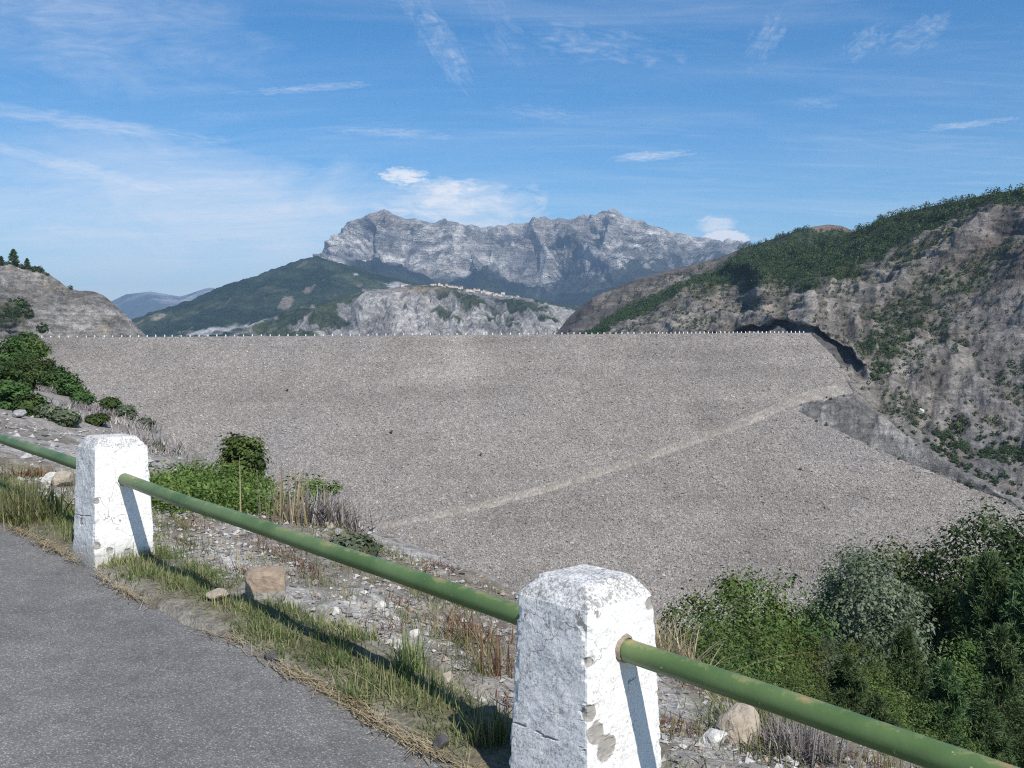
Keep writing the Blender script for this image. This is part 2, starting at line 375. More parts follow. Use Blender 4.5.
grn = mixc((0.012, 0.024, 0.014), (0.034, 0.048, 0.024), sstep(-0.3, 0.8, fbm(X / 200, Y / 200, 0, 5, seed=33)))
hill_obj('mountain_massif', P, mixc(rock, grn, veg), M['massif'])

# ---- pale far range on the left
px = np.linspace(90, 330, 150)
sky_f = [(90, 312), (105, 304), (118, 298), (126, 294), (140, 292.5), (150, 291.5), (165, 294), (180, 296.5), (190, 294), (198, 291), (206, 288.5), (212, 287.5), (222, 291), (240, 299), (330, 310)]
P, T = sheet(px, [([(90, 330), (330, 330)], [(90, 20500), (330, 20500)]), (sky_f, [(90, 18500), (170, 18500), (212, 19500), (330, 19500)]), ([(90, 345), (330, 345)], [(90, 14500), (330, 14500)])], [6, 60])
n = normals(P); X, Y, Z = P[..., 0], P[..., 1], P[..., 2]
g = ridged(X / 900, Y / 2600, oct=5, seed=45) - 0.5
P = P + n * (np.interp(T, [0, 0.85, 1, 1.3, 2], [60, 20, 12, 200, 200]) * g)[..., None]
hill_obj('far_mountain', P, mixc((0.06, 0.08, 0.05), (0.36, 0.34, 0.31), sstep(0.0, 0.5, g + 0.4 * fbm(X / 500, Y / 500, oct=4, seed=46) + 0.5 * (1.4 - T))), M['massif'])

# ---- forested hill in front of the massif
px = np.linspace(60, 640, 420)
sky_h = [(60, 345), (100, 330), (125, 322), (140, 317.5), (170, 308), (200, 296), (225, 285.5), (250, 278), (280, 267.5), (300, 261), (315, 256.5), (322, 258), (340, 264), (370, 271), (400, 279), (430, 286), (470, 291), (540, 300), (640, 320)]
P, T = sheet(px, [([(60, 335), (640, 335)], [(60, 7000), (640, 7000)]), (sky_h, [(60, 4700), (200, 5300), (315, 6000), (420, 5700), (640, 5600)]),
                  ([(60, 350), (140, 330), (315, 290), (420, 305), (640, 330)], [(60, 4300), (315, 5000), (640, 4900)]),
                  ([(60, 352), (640, 352)], [(60, 3700), (640, 3900)])], [8, 60, 50])
n = normals(P); X, Y, Z = P[..., 0], P[..., 1], P[..., 2]
P = P + n * (np.interp(T, [0, 0.9, 1, 1.3, 3], [30, 10, 6, 70, 70]) * (ridged(X / 520, Y / 900, oct=5, seed=51) - 0.55))[..., None]
P[..., 2] += 7 * fbm(X / 28, Y / 40, oct=3, seed=52)
v1 = fbm(X / 170, Y / 170, oct=5, seed=53); v2 = fbm(X / 420, Y / 420, oct=4, seed=54); v3 = fbm(X / 90, Y / 240, oct=4, seed=58)
c = mixc((0.012, 0.025, 0.012), (0.029, 0.043, 0.022), sstep(-0.5, 0.7, v1))
c = mixc(c, (0.058, 0.072, 0.037), sstep(0.42, 0.75, v2 + 0.3 * v3) * sstep(1.25, 1.5, T) * 0.85)      # meadows
c = mixc(c, (0.20, 0.17, 0.135), sstep(0.68, 0.85, v3 + 0.25 * v1) * sstep(1.2, 1.5, T) * 0.8)            # bare scars
c = mixc(c, (0.36, 0.355, 0.345), sstep(0.28, 0.55, ridged(X / 200, Y / 500, oct=4, seed=56) - 0.55 + 0.5 * v2 + 0.9 * sstep(1.9, 2.6, T) - 0.3))
hill_obj('forest_hill', P, c, M['fhill'])

# ---- badlands plateau with the village
px = np.linspace(210, 660, 520)
top_b = [(210, 342), (240, 331), (262, 320), (285, 312), (305, 305), (325, 303), (345, 297), (365, 291), (392, 288), (405, 286), (425, 284.5), (445, 286), (460, 288.5), (478, 291), (500, 294), (520, 297), (545, 301), (562, 306), (580, 312), (620, 322), (660, 335)]
mid_b = [(210, 345), (250, 332), (285, 322), (325, 316), (365, 307), (400, 301), (440, 297), (480, 301), (510, 311), (545, 318), (580, 326), (660, 340)]
P, T = sheet(px, [([(210, 346), (400, 290), (480, 295), (660, 346)], [(210, 4300), (660, 4300)]), (top_b, [(210, 3300), (400, 3650), (500, 3700), (660, 3700)]),
                  (mid_b, [(210, 3150), (400, 3450), (500, 3400), (660, 3500)]), ([(210, 354), (660, 354)], [(210, 2850), (660, 3050)])], [14, 46, 80])
n = normals(P); X, Y, Z = P[..., 0], P[..., 1], P[..., 2]
rg = ridged((X + 25 * fbm(X / 120, Y / 120, oct=3, seed=61)) / 55, Y / 480, Z / 400, 5, seed=62) - 0.55
P = P + n * (np.interp(T, [0, 0.9, 1, 1.4, 2, 3], [4, 3, 2, 30, 60, 60]) * rg)[..., None]
PB, TB = P, T
v1 = fbm(X / 70, Y / 110, Z / 70, 5, seed=63); v2 = fbm(X / 220, Y / 220, oct=4, seed=64)
c = mixc((0.185, 0.18, 0.172), (0.385, 0.368, 0.342), sstep(-0.6, 0.7, v1 + 0.4 * rg))
pxx = np.broadcast_to(px, T.shape)
vg = sstep(-0.02, 0.4, v1 * 0.75 + v2 * 0.8 - rg * 0.7 - 0.30 * (T - 1.2) + .08 * sstep(380, 250, pxx) + .3 * np.exp(-((pxx - 535) / 30) ** 2)) * sstep(0.9, 1.1, T)
c = mixc(c, mixc((0.025, 0.038, 0.02), (0.052, 0.066, 0.032), sstep(-.3, .5, v1)), np.clip(vg + sstep(1.15, 0.95, T) * 0.6, 0, 1))
c = mixc(c, (0.25, 0.20, 0.14), np.exp(-((pxx - 420) / 26) ** 2 - ((T - 1.35) / 0.4) ** 2) * 0.8)
hill_obj('badlands', P, c, M['marl'])

# ---- village on the plateau edge
def house_mesh(w, d, h, r):
    V = np.array([[-w, -d, -3], [w, -d, -3], [w, d, -3], [-w, d, -3], [-w, -d, h], [w, -d, h], [w, d, h], [-w, d, h]]) / [2, 2, 1]
    f = [[0, 1, 5, 4], [1, 2, 6, 5], [2, 3, 7, 6], [3, 0, 4, 7]]
    e = 0.5
    R = np.array([[-w / 2 - e, -d / 2 - e, h - .2], [w / 2 + e, -d / 2 - e, h - .2], [w / 2 + e, d / 2 + e, h - .2], [-w / 2 - e, d / 2 + e, h - .2], [-w / 2 - e, 0, h + r], [w / 2 + e, 0, h + r]])
    fr = [[0, 1, 5, 4], [2, 3, 4, 5], [0, 4, 3, 3], [1, 2, 5, 5], [3, 2, 1, 0]]
    return mesh_from('house_wall', V, f, M['hwall'], False), R, fr
def roof_mesh(R, fr):
    me = bpy.data.meshes.new('house_roof'); me.from_pydata([tuple(r) for r in R], [], [tuple(dict.fromkeys(f)) for f in fr]); me.materials.append(M['hroof']); me.update(); return me
kinds = []
for w, d, h, r in ((13, 10, 7, 2.2), (17, 10, 8, 2.5), (10, 9, 9, 2.0)):
    wm, R, fr = house_mesh(w, d, h, r); kinds.append((wm, roof_mesh(R, fr)))
rng = np.random.default_rng(5)
hx = np.concatenate([np.linspace(431, 462, 13), np.linspace(468, 503, 17), [402, 512, 518]])
for i, x in enumerate(hx):
    ty = np.interp(x, *np.array(top_b).T)
    c0 = int(np.argmin(np.abs(px - x - rng.uniform(-.6, .6)))); r0 = 14 + int(rng.integers(-3, 14))
    p = PB[r0, c0]
    wm, rm = kinds[int(rng.integers(0, 3))]
    e = bpy.data.objects.new('village_house', None); COL.objects.link(e); e.location = p + [0, 0, .5]; e.rotation_euler = (0, 0, rng.uniform(-.6, .6))
    s = rng.uniform(0.6, 0.95); e.scale = (s, s, s)
    tag(e, 'tiny pale house with a low tiled roof in the far village on the plateau edge', 'house', 'far village houses on the plateau')
    link('wall', wm, e); link('roof', rm, e)

# ------------------------------------------------------------------ foliage generators
def leaf_quads(cent, size, rng, flat=0.35, aspect=0.55, bias=None):
    """one pointed quad per centre"""
    n = len(cent); size = np.broadcast_to(size, (n,))
    nrm = rng.normal(size=(n, 3)); nrm[:, 2] = np.abs(nrm[:, 2]) + flat
    if bias is not None: nrm = nrm * .55 + bias
    nrm /= np.linalg.norm(nrm, axis=1)[:, None]
    a = np.cross(nrm, rng.normal(size=(n, 3))); a /= np.linalg.norm(a, axis=1)[:, None] + 1e-9; b = np.cross(nrm, a)
    s = size[:, None]
    V = np.stack([cent - a * s, cent + b * s * aspect - nrm * s * .15, cent + a * s, cent - b * s * aspect - nrm * s * .15], 1).reshape(-1, 3)
    return V, np.arange(4 * n).reshape(-1, 4)

def crown_mesh(name, mat, H, R, nclump, nleaf, lsize, rng, z0=0.25, shape='round', clr=0.26, squash=1.0):
    # clump centres spread through the volume of an uneven crown
    C = []
    lob = rng.normal(size=(5, 3)); lob[:, 2] = np.abs(lob[:, 2]) * .8; lob /= np.linalg.norm(lob, axis=1)[:, None]
    la = rng.uniform(0.05, 0.4, 5)
    while len(C) < nclump:
        d = rng.normal(size=3); d /= np.linalg.norm(d); r = rng.uniform(0.25, 1) ** 0.5
        k = 1 + (la * np.clip(lob @ d, 0, 1) ** 3).sum() - 0.22
        zc = 0.5 + 0.5 * d[2] * r * k
        if shape == 'round': x, y = d[0] * r * R * k, d[1] * r * R * k
        elif shape == 'tall': x, y = d[0] * r * R * k * .75, d[1] * r * R * k * .75
        elif shape == 'low': x, y = d[0] * r * R * k, d[1] * r * R * k; zc = abs(zc - .4) * 1.2
        C.append((x, y, H * (z0 + (1 - z0) * zc * squash)))
    C = np.array(C); C[:, 2] = H * z0 + (C[:, 2] - C[:, 2].min()) / (np.ptp(C[:, 2]) + 1e-6) * H * (.95 - z0) * (1 if shape != 'low' else .9)
    cs = clr * R * rng.uniform(0.6, 1.3, nclump)
    ct = rng.uniform(0, 1, nclump)
    idx = np.repeat(np.arange(nclump), nleaf)
    off = rng.normal(size=(len(idx), 3)) * [1, 1, .7]; off *= cs[idx][:, None] * .62
    cen = C[idx] + off
    oc = C - [0, 0, H * (z0 + .35 * (1 - z0))]; oc /= np.linalg.norm(oc, axis=1)[:, None] + 1e-6; od = off / (np.linalg.norm(off, axis=1)[:, None] + 1e-6)
    V, f = leaf_quads(cen, lsize * rng.uniform(.6, 1.35, len(idx)), rng, bias=.7 * oc[idx] + .75 * od)
    tone = np.clip(0.72 * ct[idx] + 0.28 * rng.uniform(0, 1, len(idx)), 0, 1)
    me = mesh_from(name, V, f, mat, False, np.repeat(np.repeat(tone, 4)[:, None], 3, 1))
    return me, C

def trunk_mesh(name, mat, H, C, rng, r=0.16):
    top = H * 0.75; parts = []
    z = np.linspace(-0.6, top, 9); w = np.cumsum(rng.normal(0, .05 * H / 9, (9, 2)), 0); w[0] = 0
    pts = np.column_stack([w, z]); parts.append(tube(pts, np.linspace(r, r * .25, 9), 8))
    for j in rng.choice(len(C), min(9, len(C)), replace=False):
        k = int(rng.integers(2, 7)); a = pts[k]; b = C[j]
        t = np.linspace(0, 1, 6)[:, None]; q = a + (b - a) * t + np.array([0, 0, .12 * H]) * (t * (1 - t))
        parts.append(tube(q, np.linspace(r * .42, r * .1, 6), 6))
    V, f = merge(parts); return mesh_from(name, V, f, mat)

def pine_mesh(name, mat, H, R, rng, whorls=13, tuft=7, nd=16, z0=.12, width=.05, tl=.30):
    cen = []; dirs = []; limbs = []
    for w in range(whorls):
        t = w / (whorls - 1); z = H * (z0 + (1 - z0) * t ** .9)
        r = R * (1 - t) ** .75 * rng.uniform(.75, 1.15) + .12
        for k in range(int(rng.integers(5, 7))):
            a = rng.uniform(0, 2 * pi); up = .25 + .6 * t
            d = np.array([cos(a), sin(a), up * .45]); ln = r * rng.uniform(.7, 1.1)
            e = np.array([0, 0, z]) + d * ln + np.array([0, 0, .12 * ln])
            limbs.append((np.array([0, 0, z]), e))
            for q in np.linspace(.35, 1, tuft):
                c = np.array([0, 0, z]) * (1 - q) + e * q + rng.normal(0, .05 * R, 3)
                cen.append(c); dirs.append(d + rng.normal(0, .35, 3))
    cen.append(np.array([0, 0, H])); dirs.append(np.array([0, 0, 1.0]))
    cen = np.array(cen); dirs = np.array(dirs); m = len(cen)
    idx = np.repeat(np.arange(m), nd)
    v = rng.normal(size=(len(idx), 3)); v /= np.linalg.norm(v, axis=1)[:, None]; v = v * .8 + dirs[idx] * .6 + [0, 0, .25]; v /= np.linalg.norm(v, axis=1)[:, None]
    s = np.cross(v, rng.normal(size=v.shape)); s /= np.linalg.norm(s, axis=1)[:, None] + 1e-9
    ln = tl * rng.uniform(.6, 1.2, len(idx))[:, None]; p = cen[idx] + rng.normal(0, .04, (len(idx), 3))
    V = np.stack([p - s * width * .5, p + s * width * .5, p + v * ln + s * width * .25, p + v * ln - s * width * .25], 1).reshape(-1, 3)
    tt = np.clip(.5 * rng.uniform(0, 1, m)[idx] + .5 * rng.uniform(0, 1, len(idx)), 0, 1)
    me = mesh_from(name, V, np.arange(len(V)).reshape(-1, 4), mat, False, np.repeat(np.repeat(tt, 4)[:, None], 3, 1))
    parts = [tube(np.column_stack([np.zeros((8, 2)), np.linspace(-.6, H * .97, 8)]), np.linspace(.035 * H * .5, .01, 8), 7)]
    for a, b in limbs: parts.append(tube(np.array([a, (a + b) / 2, b]), [.022, .015, .006], 4))
    V, f = merge(parts); return me, mesh_from(name + '_trunk', V, f, M['bark'])

def bulk_trees(name, pts, mat, hmin, hmax, rng, nleaf=46, lsize=.55, conif=0.2, spread=.55):
    """a far wood that reads as one mass: one mesh of many small crowns"""
    n = len(pts); h = rng.uniform(hmin, hmax, n)
    idx = np.repeat(np.arange(n), nleaf)
    d = rng.normal(size=(len(idx), 3)); d /= np.linalg.norm(d, axis=1)[:, None]; r = rng.uniform(.3, 1, len(idx))[:, None] ** .5
    off = d * r; con = (rng.uniform(0, 1, n) < conif)[idx]
    zz = off[:, 2] * .5 + .5
    wid = np.where(con, (1 - zz) * .8 + .05, 1.0)
    cen = pts[idx] + np.column_stack([off[:, 0] * wid * spread, off[:, 1] * wid * spread, zz * .95 + .02]) * h[idx][:, None]
    V, f = leaf_quads(cen, lsize * rng.uniform(.6, 1.3, len(idx)) * (h[idx] / ((hmin + hmax) / 2)), rng, bias=off * 1.1)
    tone = np.clip(.55 * rng.uniform(0, 1, n)[idx] + .45 * rng.uniform(0, 1, len(idx)), 0, 1)
    o = link(name, mesh_from(name, V, f, mat, False, np.repeat(np.repeat(tone, 4)[:, None], 3, 1)))
    return tag(o, kind='stuff')

# ------------------------------------------------------------------ right-hand mountainsides
CREST = lambda px: np.interp(px, [-100, 35, 810, 1100], [339, 338, 333.2, 331])
def dam_depth(px, py):
    """depth of the dam's downstream face along a photo ray: crest at 780 m, slope 1 : 2.2"""
    z0 = un(px, CREST(px), 780.0)[..., 2]
    d = un(px, py, 1.0); k = d[..., 2]
    return (z0 - 780 / 2.2) / (k - 1 / 2.2)

edge_r = [(812, 335), (830, 355), (852, 387), (920, 446), (960, 474), (1005, 500), (1100, 560), (1300, 640)]   # line where hillside meets dam
def shrub_meshes():
    out = []
    r = np.random.default_rng(77)
    for i in range(5):
        me, C = crown_mesh('shrub_crown', M['leaf_far'], 3.2, 2.0, 16, 20, .42, r, z0=0.0, clr=.34); out.append(me)
    return out
SHRUB = shrub_meshes()

# rear ridge
px = np.linspace(545, 900, 260)
sky_r = [(545, 345), (558, 331), (568, 318), (580, 307), (592, 298), (610, 290), (630, 282), (655, 274), (680, 268), (710, 260), (735, 251), (760, 243), (785, 235), (800, 230), (812, 227), (828, 224.5), (842, 226), (855, 232), (900, 250)]
P, T = sheet(px, [([(545, 350), (900, 300)], [(545, 2400), (900, 2400)]), (sky_r, [(545, 1750), (680, 1750), (828, 1900), (900, 1900)]), ([(545, 360), (900, 350)], [(545, 1250), (900, 1350)])], [6, 90])
n = normals(P); X, Y, Z = P[..., 0], P[..., 1], P[..., 2]
rg = ridged((X + .5 * Y) / 90, (Y - X * .3) / 260, Z / 160, 5, seed=71) - .55
P = P + n * (np.interp(T, [0, .9, 1, 1.2, 2], [8, 4, 2, 20, 20]) * rg + np.interp(T, [0, 1, 1.1, 2], [0, 0, 7, 7]) * fbm((X - Z) / 16, (X + Z) / 70, Y / 80, 5, seed=73))[..., None]
v1 = fbm(X / 55, Y / 90, Z / 55, 5, seed=72); pxx = np.broadcast_to(px, T.shape)
vegr = sstep(-.1, .35, v1 * .7 - rg * .5 + 1.2 * sstep(700, 760, pxx) - .6 - 2.5 * np.exp(-((pxx - 828) / 22) ** 2) * sstep(1.12, 1.0, T))
c = mixc((0.095, 0.087, 0.079), (0.195, 0.172, 0.15), sstep(-.6, .7, v1 + rg)); c = mixc(c, (0.22, 0.165, 0.13), np.exp(-((pxx - 828) / 24) ** 2) * .8)
hill_obj('rear_hillside', P, mixc(c, (0.05, 0.066, 0.028), vegr), M['hill'])
rng = np.random.default_rng(13)
pts = scatter_pick(P, np.where((T > 1.0) & (T < 1.7), vegr * (T > .99) * sstep(700, 730, pxx) + .22 * sstep(.0, .5, v1) * (T < 1.5), 0) + 1e-9, 1500, rng)
tag(bulk_trees('rear_wood', pts, M['leaf_far'], 5, 10, rng, 34, 1.0), 'far green wood covering the hump behind the nearer ridge', 'wood')

# front ridge
px = np.concatenate([np.linspace(575, 1030, 560), np.linspace(1034, 1400, 70)])
sky_q = [(575, 340), (590, 334), (605, 323), (622, 312), (640, 304), (665, 293), (690, 281), (715, 269), (740, 259), (765, 250), (790, 246), (820, 242), (850, 234), (868, 226), (885, 218), (905, 212), (930, 206.5), (970, 198), (1000, 192), (1024, 189), (1100, 182), (1400, 175)]
dep_q = [(575, 1500), (740, 1330), (850, 1180), (1024, 960), (1400, 880)]
bot_y = [(575, 350), (700, 348), (790, 343)] + edge_r + [(1400, 660)]
bd = []
for x, y in bot_y:
    bd.append((x, dam_depth(np.array(float(x)), np.array(float(max(y, 340)))) - 1 if x >= 800 else np.interp(x, [575, 700, 800], [1050, 880, 815])))
mid_y = [(x, .52 * np.interp(x, *np.array(sky_q).T) + .48 * np.interp(x, *np.array(bot_y).T)) for x in list(range(575, 1030, 9)) + [1100, 1200, 1400]]
mid_d = [(x, .45 * np.interp(x, *np.array(dep_q).T) + .55 * np.interp(x, *np.array(bd).T)) for x, _ in mid_y]
skirt_y = [(x, y + 26) for x, y in bot_y]; skirt_d = [(x, d + 12) for x, d in bd]
P, T = sheet(px, [([(575, 345), (1400, 230)], [(575, 1900), (1400, 1300)]), (sky_q, dep_q), (mid_y, mid_d), (bot_y, bd), (skirt_y, skirt_d)], [6, 110, 120, 8])
n = normals(P); X, Y, Z = P[..., 0], P[..., 1], P[..., 2]; pxx = np.broadcast_to(px, T.shape)
py0 = to_px(P)[1]
wv = 18 * fbm(X / 90, Y / 90, Z / 90, 3, seed=81)
rg = ridged((X * .8 - Z * .9 + wv) / 62, (Y + wv) / 170, (Z + X * .3) / 190, 5, seed=82) - .55
st = ridged((X * .25 + wv) / 60, Y / 120, (Z + .45 * X + .2 * wv) / 17, 3, seed=83) - .5
sk0 = fbm((X - Z) / 11, (X + Z) / 60, Y / 60, 4, seed=78)
am = np.interp(T, [0, .9, 1, 1.15, 1.5, 2.6, 2.93, 3, 4], [6, 3, 1, 9, 15, 11, 4, .5, .5])
D = n * (am * rg + am * .5 * st + np.minimum(am, 8) * .45 * sk0 + np.minimum(am, 6) * .25 * fbm(X / 14, Y / 14, Z / 14, 4, seed=84) + np.minimum(am, 8) * .30 * (ridged((X - Z) / 24, Y / 60, Z / 50, 4, seed=85) - .55))[..., None]
P = P + D
# a hollow whose right-hand spur throws it into shade, and the excavated rock cut above the abutment
def dent(cx, cy, sx, sy, depth): return depth * np.exp(-((pxx - cx) / sx) ** 2 - ((py0 - cy) / sy) ** 2)
hol = sstep(704, 718, pxx) * sstep(757, 747, pxx) * sstep(262, 272, py0) * sstep(312, 300, py0)
spur = np.exp(-((pxx - 762) / 12) ** 2) * sstep(255, 275, py0) * sstep(325, 300, py0)
P = P + np.array([0.25, 1.0, 0])[None, None] * (64 * hol - 36 * spur)[..., None]
lipy = np.interp(pxx, [690, 740, 765, 785, 812, 835, 852, 862], [328, 327, 324, 323, 328, 345, 360, 369])
cut = sstep(-1.0, 1.0, py0 - lipy) * sstep(690, 705, pxx) * sstep(868, 858, pxx) * sstep(16, 11, py0 - lipy)
lip = np.exp(-((py0 - lipy + 3) / 3.0) ** 2) * sstep(690, 705, pxx) * sstep(868, 858, pxx)
P = P + np.array([0.35, 1.0, 0])[None, None] * (20 * cut)[..., None] + np.array([-.3, -1.0, 0.0])[None, None] * (7 * lip)[..., None]
v1 = fbm(X / 38, Y / 60, Z / 30, 5, seed=86); v2 = fbm(X / 120, Y / 120, Z / 90, 4, seed=87); v3 = fbm(X / 12, Y / 16, Z / 9, 4, seed=88)
sk_ = fbm((X - Z + 5 * v2) / 7.5, (X + Z) / 55, Y / 60, 5, seed=80); sk2 = fbm((X - Z) / 22, (X + Z) / 110, Y / 90, 4, seed=79)
rk = mixc((0.11, 0.10, 0.09), (0.265, 0.24, 0.212), sstep(-.8, .8, .25 * v1 + .3 * rg + .4 * st + 1.0 * sk_))
rk = mixc(rk, (0.31, 0.272, 0.228), sstep(.15, .7, sk2 * .8 + sk_ * .5) * .6)
rk = mixc(rk, (0.185, 0.178, 0.172), sstep(0, 1, (pxx - 930) / 160 + (py0 - 320) / 160 + .5 * v2) * .85)     # greyer marl low on the right
rk = mixc(rk, (0.20, 0.155, 0.12), sstep(.3, .8, fbm(X / 50, Y / 50, Z / 40, 4, seed=89)) * .5)
dsk = py0 - np.interp(pxx, *np.array(sky_q).T)          # how far below the ridge line
band = np.interp(pxx, [575, 640, 700, 740, 790, 850, 900, 960, 1024, 1400], [10, 14, 18, 24, 46, 38, 26, 16, 12, 12])
wood = sstep(1.15, .7, dsk / band + .45 * v1 + .25 * v3) * (T > .97)
gr = sstep(.05, .55, v1 * .7 - rg * .8 + .35 * sstep(300, 240, py0) * sstep(980, 800, pxx) + .9 * np.exp(-((pxx - 885) / 26) ** 2 - ((py0 - 350) / 34) ** 2) - .18)
gr = np.clip(gr + .2 * sstep(.1, .6, -sk2 - .3 * sk_) * sstep(1000, 880, pxx), 0, 1) * (1 - cut)
c = mixc(rk, mixc((0.085, 0.085, 0.045), (0.06, 0.07, 0.03), sstep(-.4, .4, v3)), np.clip(gr * .5, 0, 1))
c = mixc(c, (0.045, 0.058, 0.025), wood)
c = mixc(c, (0.11, 0.105, 0.10), np.clip(cut, 0, 1) * .8)  # shade under the lip of the cut, darkened into the rock colour
hill_obj('right_hillside', P, c, M['hill'])
PQ = P
rng = np.random.default_rng(17)
pts = scatter_pick(P, wood * (pxx < 1090) * (T > 1.0) + 1e-9, 2300, rng)
tag(bulk_trees('ridge_wood', pts, M['leaf_far'], 4.5, 9, rng, 40, .75), 'dark green wood running along the crest of the right hillside', 'wood')
pts = scatter_pick(P, (gr ** 1.0 * .8 + .14 * (.3 + sstep(-.3, .5, v3))) * (1 - wood) * (pxx < 1060) * (T > 1.02) * (T < 2.97) * (1 - cut) + 1e-9, 4200, rng)
order = np.argsort(pts[:, 1]); sel = order[:230]; rest = order[230:]
tag(bulk_trees('hillside_shrubs', pts[rest], M['leaf_far'], 1.0, 3.6, rng, 22, .5, 0), 'scattered dark scrub clinging to the upper rocky hillside', 'scrub')
for i in sel:
    o = link('hillside_shrub', SHRUB[int(rng.integers(0, 5))], None, pts[i] - [0, 0, .3]); s = rng.uniform(.45, 1.15); o.scale = (s, s, s * rng.uniform(.7, 1)); o.rotation_euler = (0, 0, rng.uniform(0, 6))
    tag(o, 'small dark shrub growing on the lower grey flank of the right hillside', 'shrub', 'shrubs on the right hillside')
def surf_at(Pg, x, y):
    qx, qy = to_px(Pg); k = np.argmin((qx - x) ** 2 + (qy - y) ** 2); return Pg.reshape(-1, 3)[k]
for x, y, s, lab in ((890, 352, 2.6, 'large dark green shrub clump in the gully right of the dam crest end'), (884, 372, 2.0, 'yellowish green bush at the foot of the gully beside the dam'), (958, 430, 3.0, 'biggest dark bush alone on the pale grey slope above the dam edge'), (953, 458, 1.8, 'dark bush just below the biggest one on the grey slope'), (875, 378, 2.2, 'dark round bush touching the upper right edge of the dam')):
    p = surf_at(PQ, x, y); o = link('gully_bush', SHRUB[2], None, p - [0, 0, .6]); o.scale = (s, s, s); tag(o, lab, 'bush')
# slim mast on the spur
p = surf_at(PQ, 749, 282)
V, f = tube(np.array([[0, 0, -1], [0, 0, 6], [0, 0, 16]]), [.35, .3, .22], 8); o = link('utility_pole', mesh_from('utility_pole', V, f, M['pole']), None, p)
V2, f2 = tube(np.array([[-1.4, 0, 14.6], [1.4, 0, 14.6]]), .14, 6); link('crossarm', mesh_from('crossarm', V2, f2, M['pole']), o)
tag(o, 'slim grey pole standing on the rocky spur of the wooded ridge', 'pole')

# ------------------------------------------------------------------ the dam
def REDGE(y): return np.interp(y, [330, 335, 355, 385, 392, 405, 412, 440, 470, 497, 515, 640], [809, 812, 832, 855, 852, 803, 798, 853, 933, 1008, 1040, 1250])
ys = np.concatenate([np.linspace(0, 1, 260)])
nr, nc = 250, 420
rows = []
for i in range(nr):
    t = i / (nr - 1); yy = 333 + t * 325
    xr = REDGE(yy)
    x = np.linspace(-260, xr, nc); y = np.maximum(CREST(x) + t * 323, CREST(x))
    rows.append(np.stack([x, y], -1))
G = np.array(rows); P = un(G[..., 0], G[..., 1], dam_depth(G[..., 0], G[..., 1]))
X, Y, Z = P[..., 0], P[..., 1], P[..., 2]
gx, gy = G[..., 0], G[..., 1]
w1 = fbm(X / 70, Y / 70, oct=5, seed=91); w2 = fbm(X / 18, Y / 25, oct=4, seed=92); w3 = fbm(X / 160, Y / 12, oct=4, seed=93)
und = .9 * w1 + .35 * w2; und[0] = 0
P[..., 2] += und
b = 1 + .12 * w1 + .07 * w2 + .10 * w3
c = np.array([0.312, 0.284, 0.252])[None, None] * b[..., None]
pale = np.exp(-((gx - 455 - (gy - 340) * .22) / 20) ** 2) * sstep(400, 365, gy) * (.75 + .4 * w2)
pale = np.maximum(pale, np.exp(-((gx - 445) / 30) ** 2 - ((gy - 374) / 7) ** 2) * (.8 + .4 * w2))
c = mixc(c, (0.50, 0.455, 0.395), np.clip(pale * 1.1, 0, 1) * .5)
c = mixc(c, (0.235, 0.22, 0.215), sstep(.1, .7, w1 + .4 * w3) * .35)
dam = link('embankment_dam', mesh_from('embankment_dam', P, grid_faces(nr, nc)[:, ::-1], M['dam'], True, c))
tag(dam, 'broad grey rockfill dam face filling the valley below the distant mountains', 'dam')
rng = np.random.default_rng(97)
nb = 80000; ri = rng.uniform(1, nr - 2, nb); ci = rng.uniform(60, nc - 2, nb); r0 = ri.astype(int); c0 = ci.astype(int); fr = (ri - r0)[:, None]; fc = (ci - c0)[:, None]
bp = P[r0, c0] * (1 - fr) * (1 - fc) + P[r0 + 1, c0] * fr * (1 - fc) + P[r0, c0 + 1] * (1 - fr) * fc + P[r0 + 1, c0 + 1] * fr * fc
bs = .25 * (1.0 / .25) ** (rng.uniform(0, 1, nb) ** 2.6)
ob = np.array([[1, 0, 0], [-1, 0, 0], [0, 1, 0], [0, -1, 0], [0, 0, 1], [0, 0, -1.]])[None] * rng.uniform(.65, 1.2, (nb, 6, 1)) + rng.normal(0, .2, (nb, 6, 3))
bv = ob * bs[:, None, None] + bp[:, None] + np.array([0, 0, .15])
of = np.array([[0, 2, 4], [2, 1, 4], [1, 3, 4], [3, 0, 4], [2, 0, 5], [1, 2, 5], [3, 1, 5], [0, 3, 5]])
bc = c[r0, c0] * rng.choice([.72, .95, 1.12, 1.5], nb, p=[.25, .42, .25, .08])[:, None]
RIP = (bv.reshape(-1, 3), ((np.arange(nb) * 6)[:, None, None] + of[None]).reshape(-1, 3), np.repeat(bc, 6, 0))
# crest roadway and upstream side
xs = np.linspace(-260, 812, 120); c0 = un(xs, CREST(xs), 780.0)
cr = np.stack([c0, c0 + [0, .01, .35], c0 + [0, 9, .3], c0 + [0, 24, -8], c0 + [0, 320, -130]], 0)
link('crest_roadway', mesh_from('crest_roadway', cr, grid_faces(5, 120)[:, ::-1], M['track'], False, np.full((5 * 120, 3), .26)), dam)
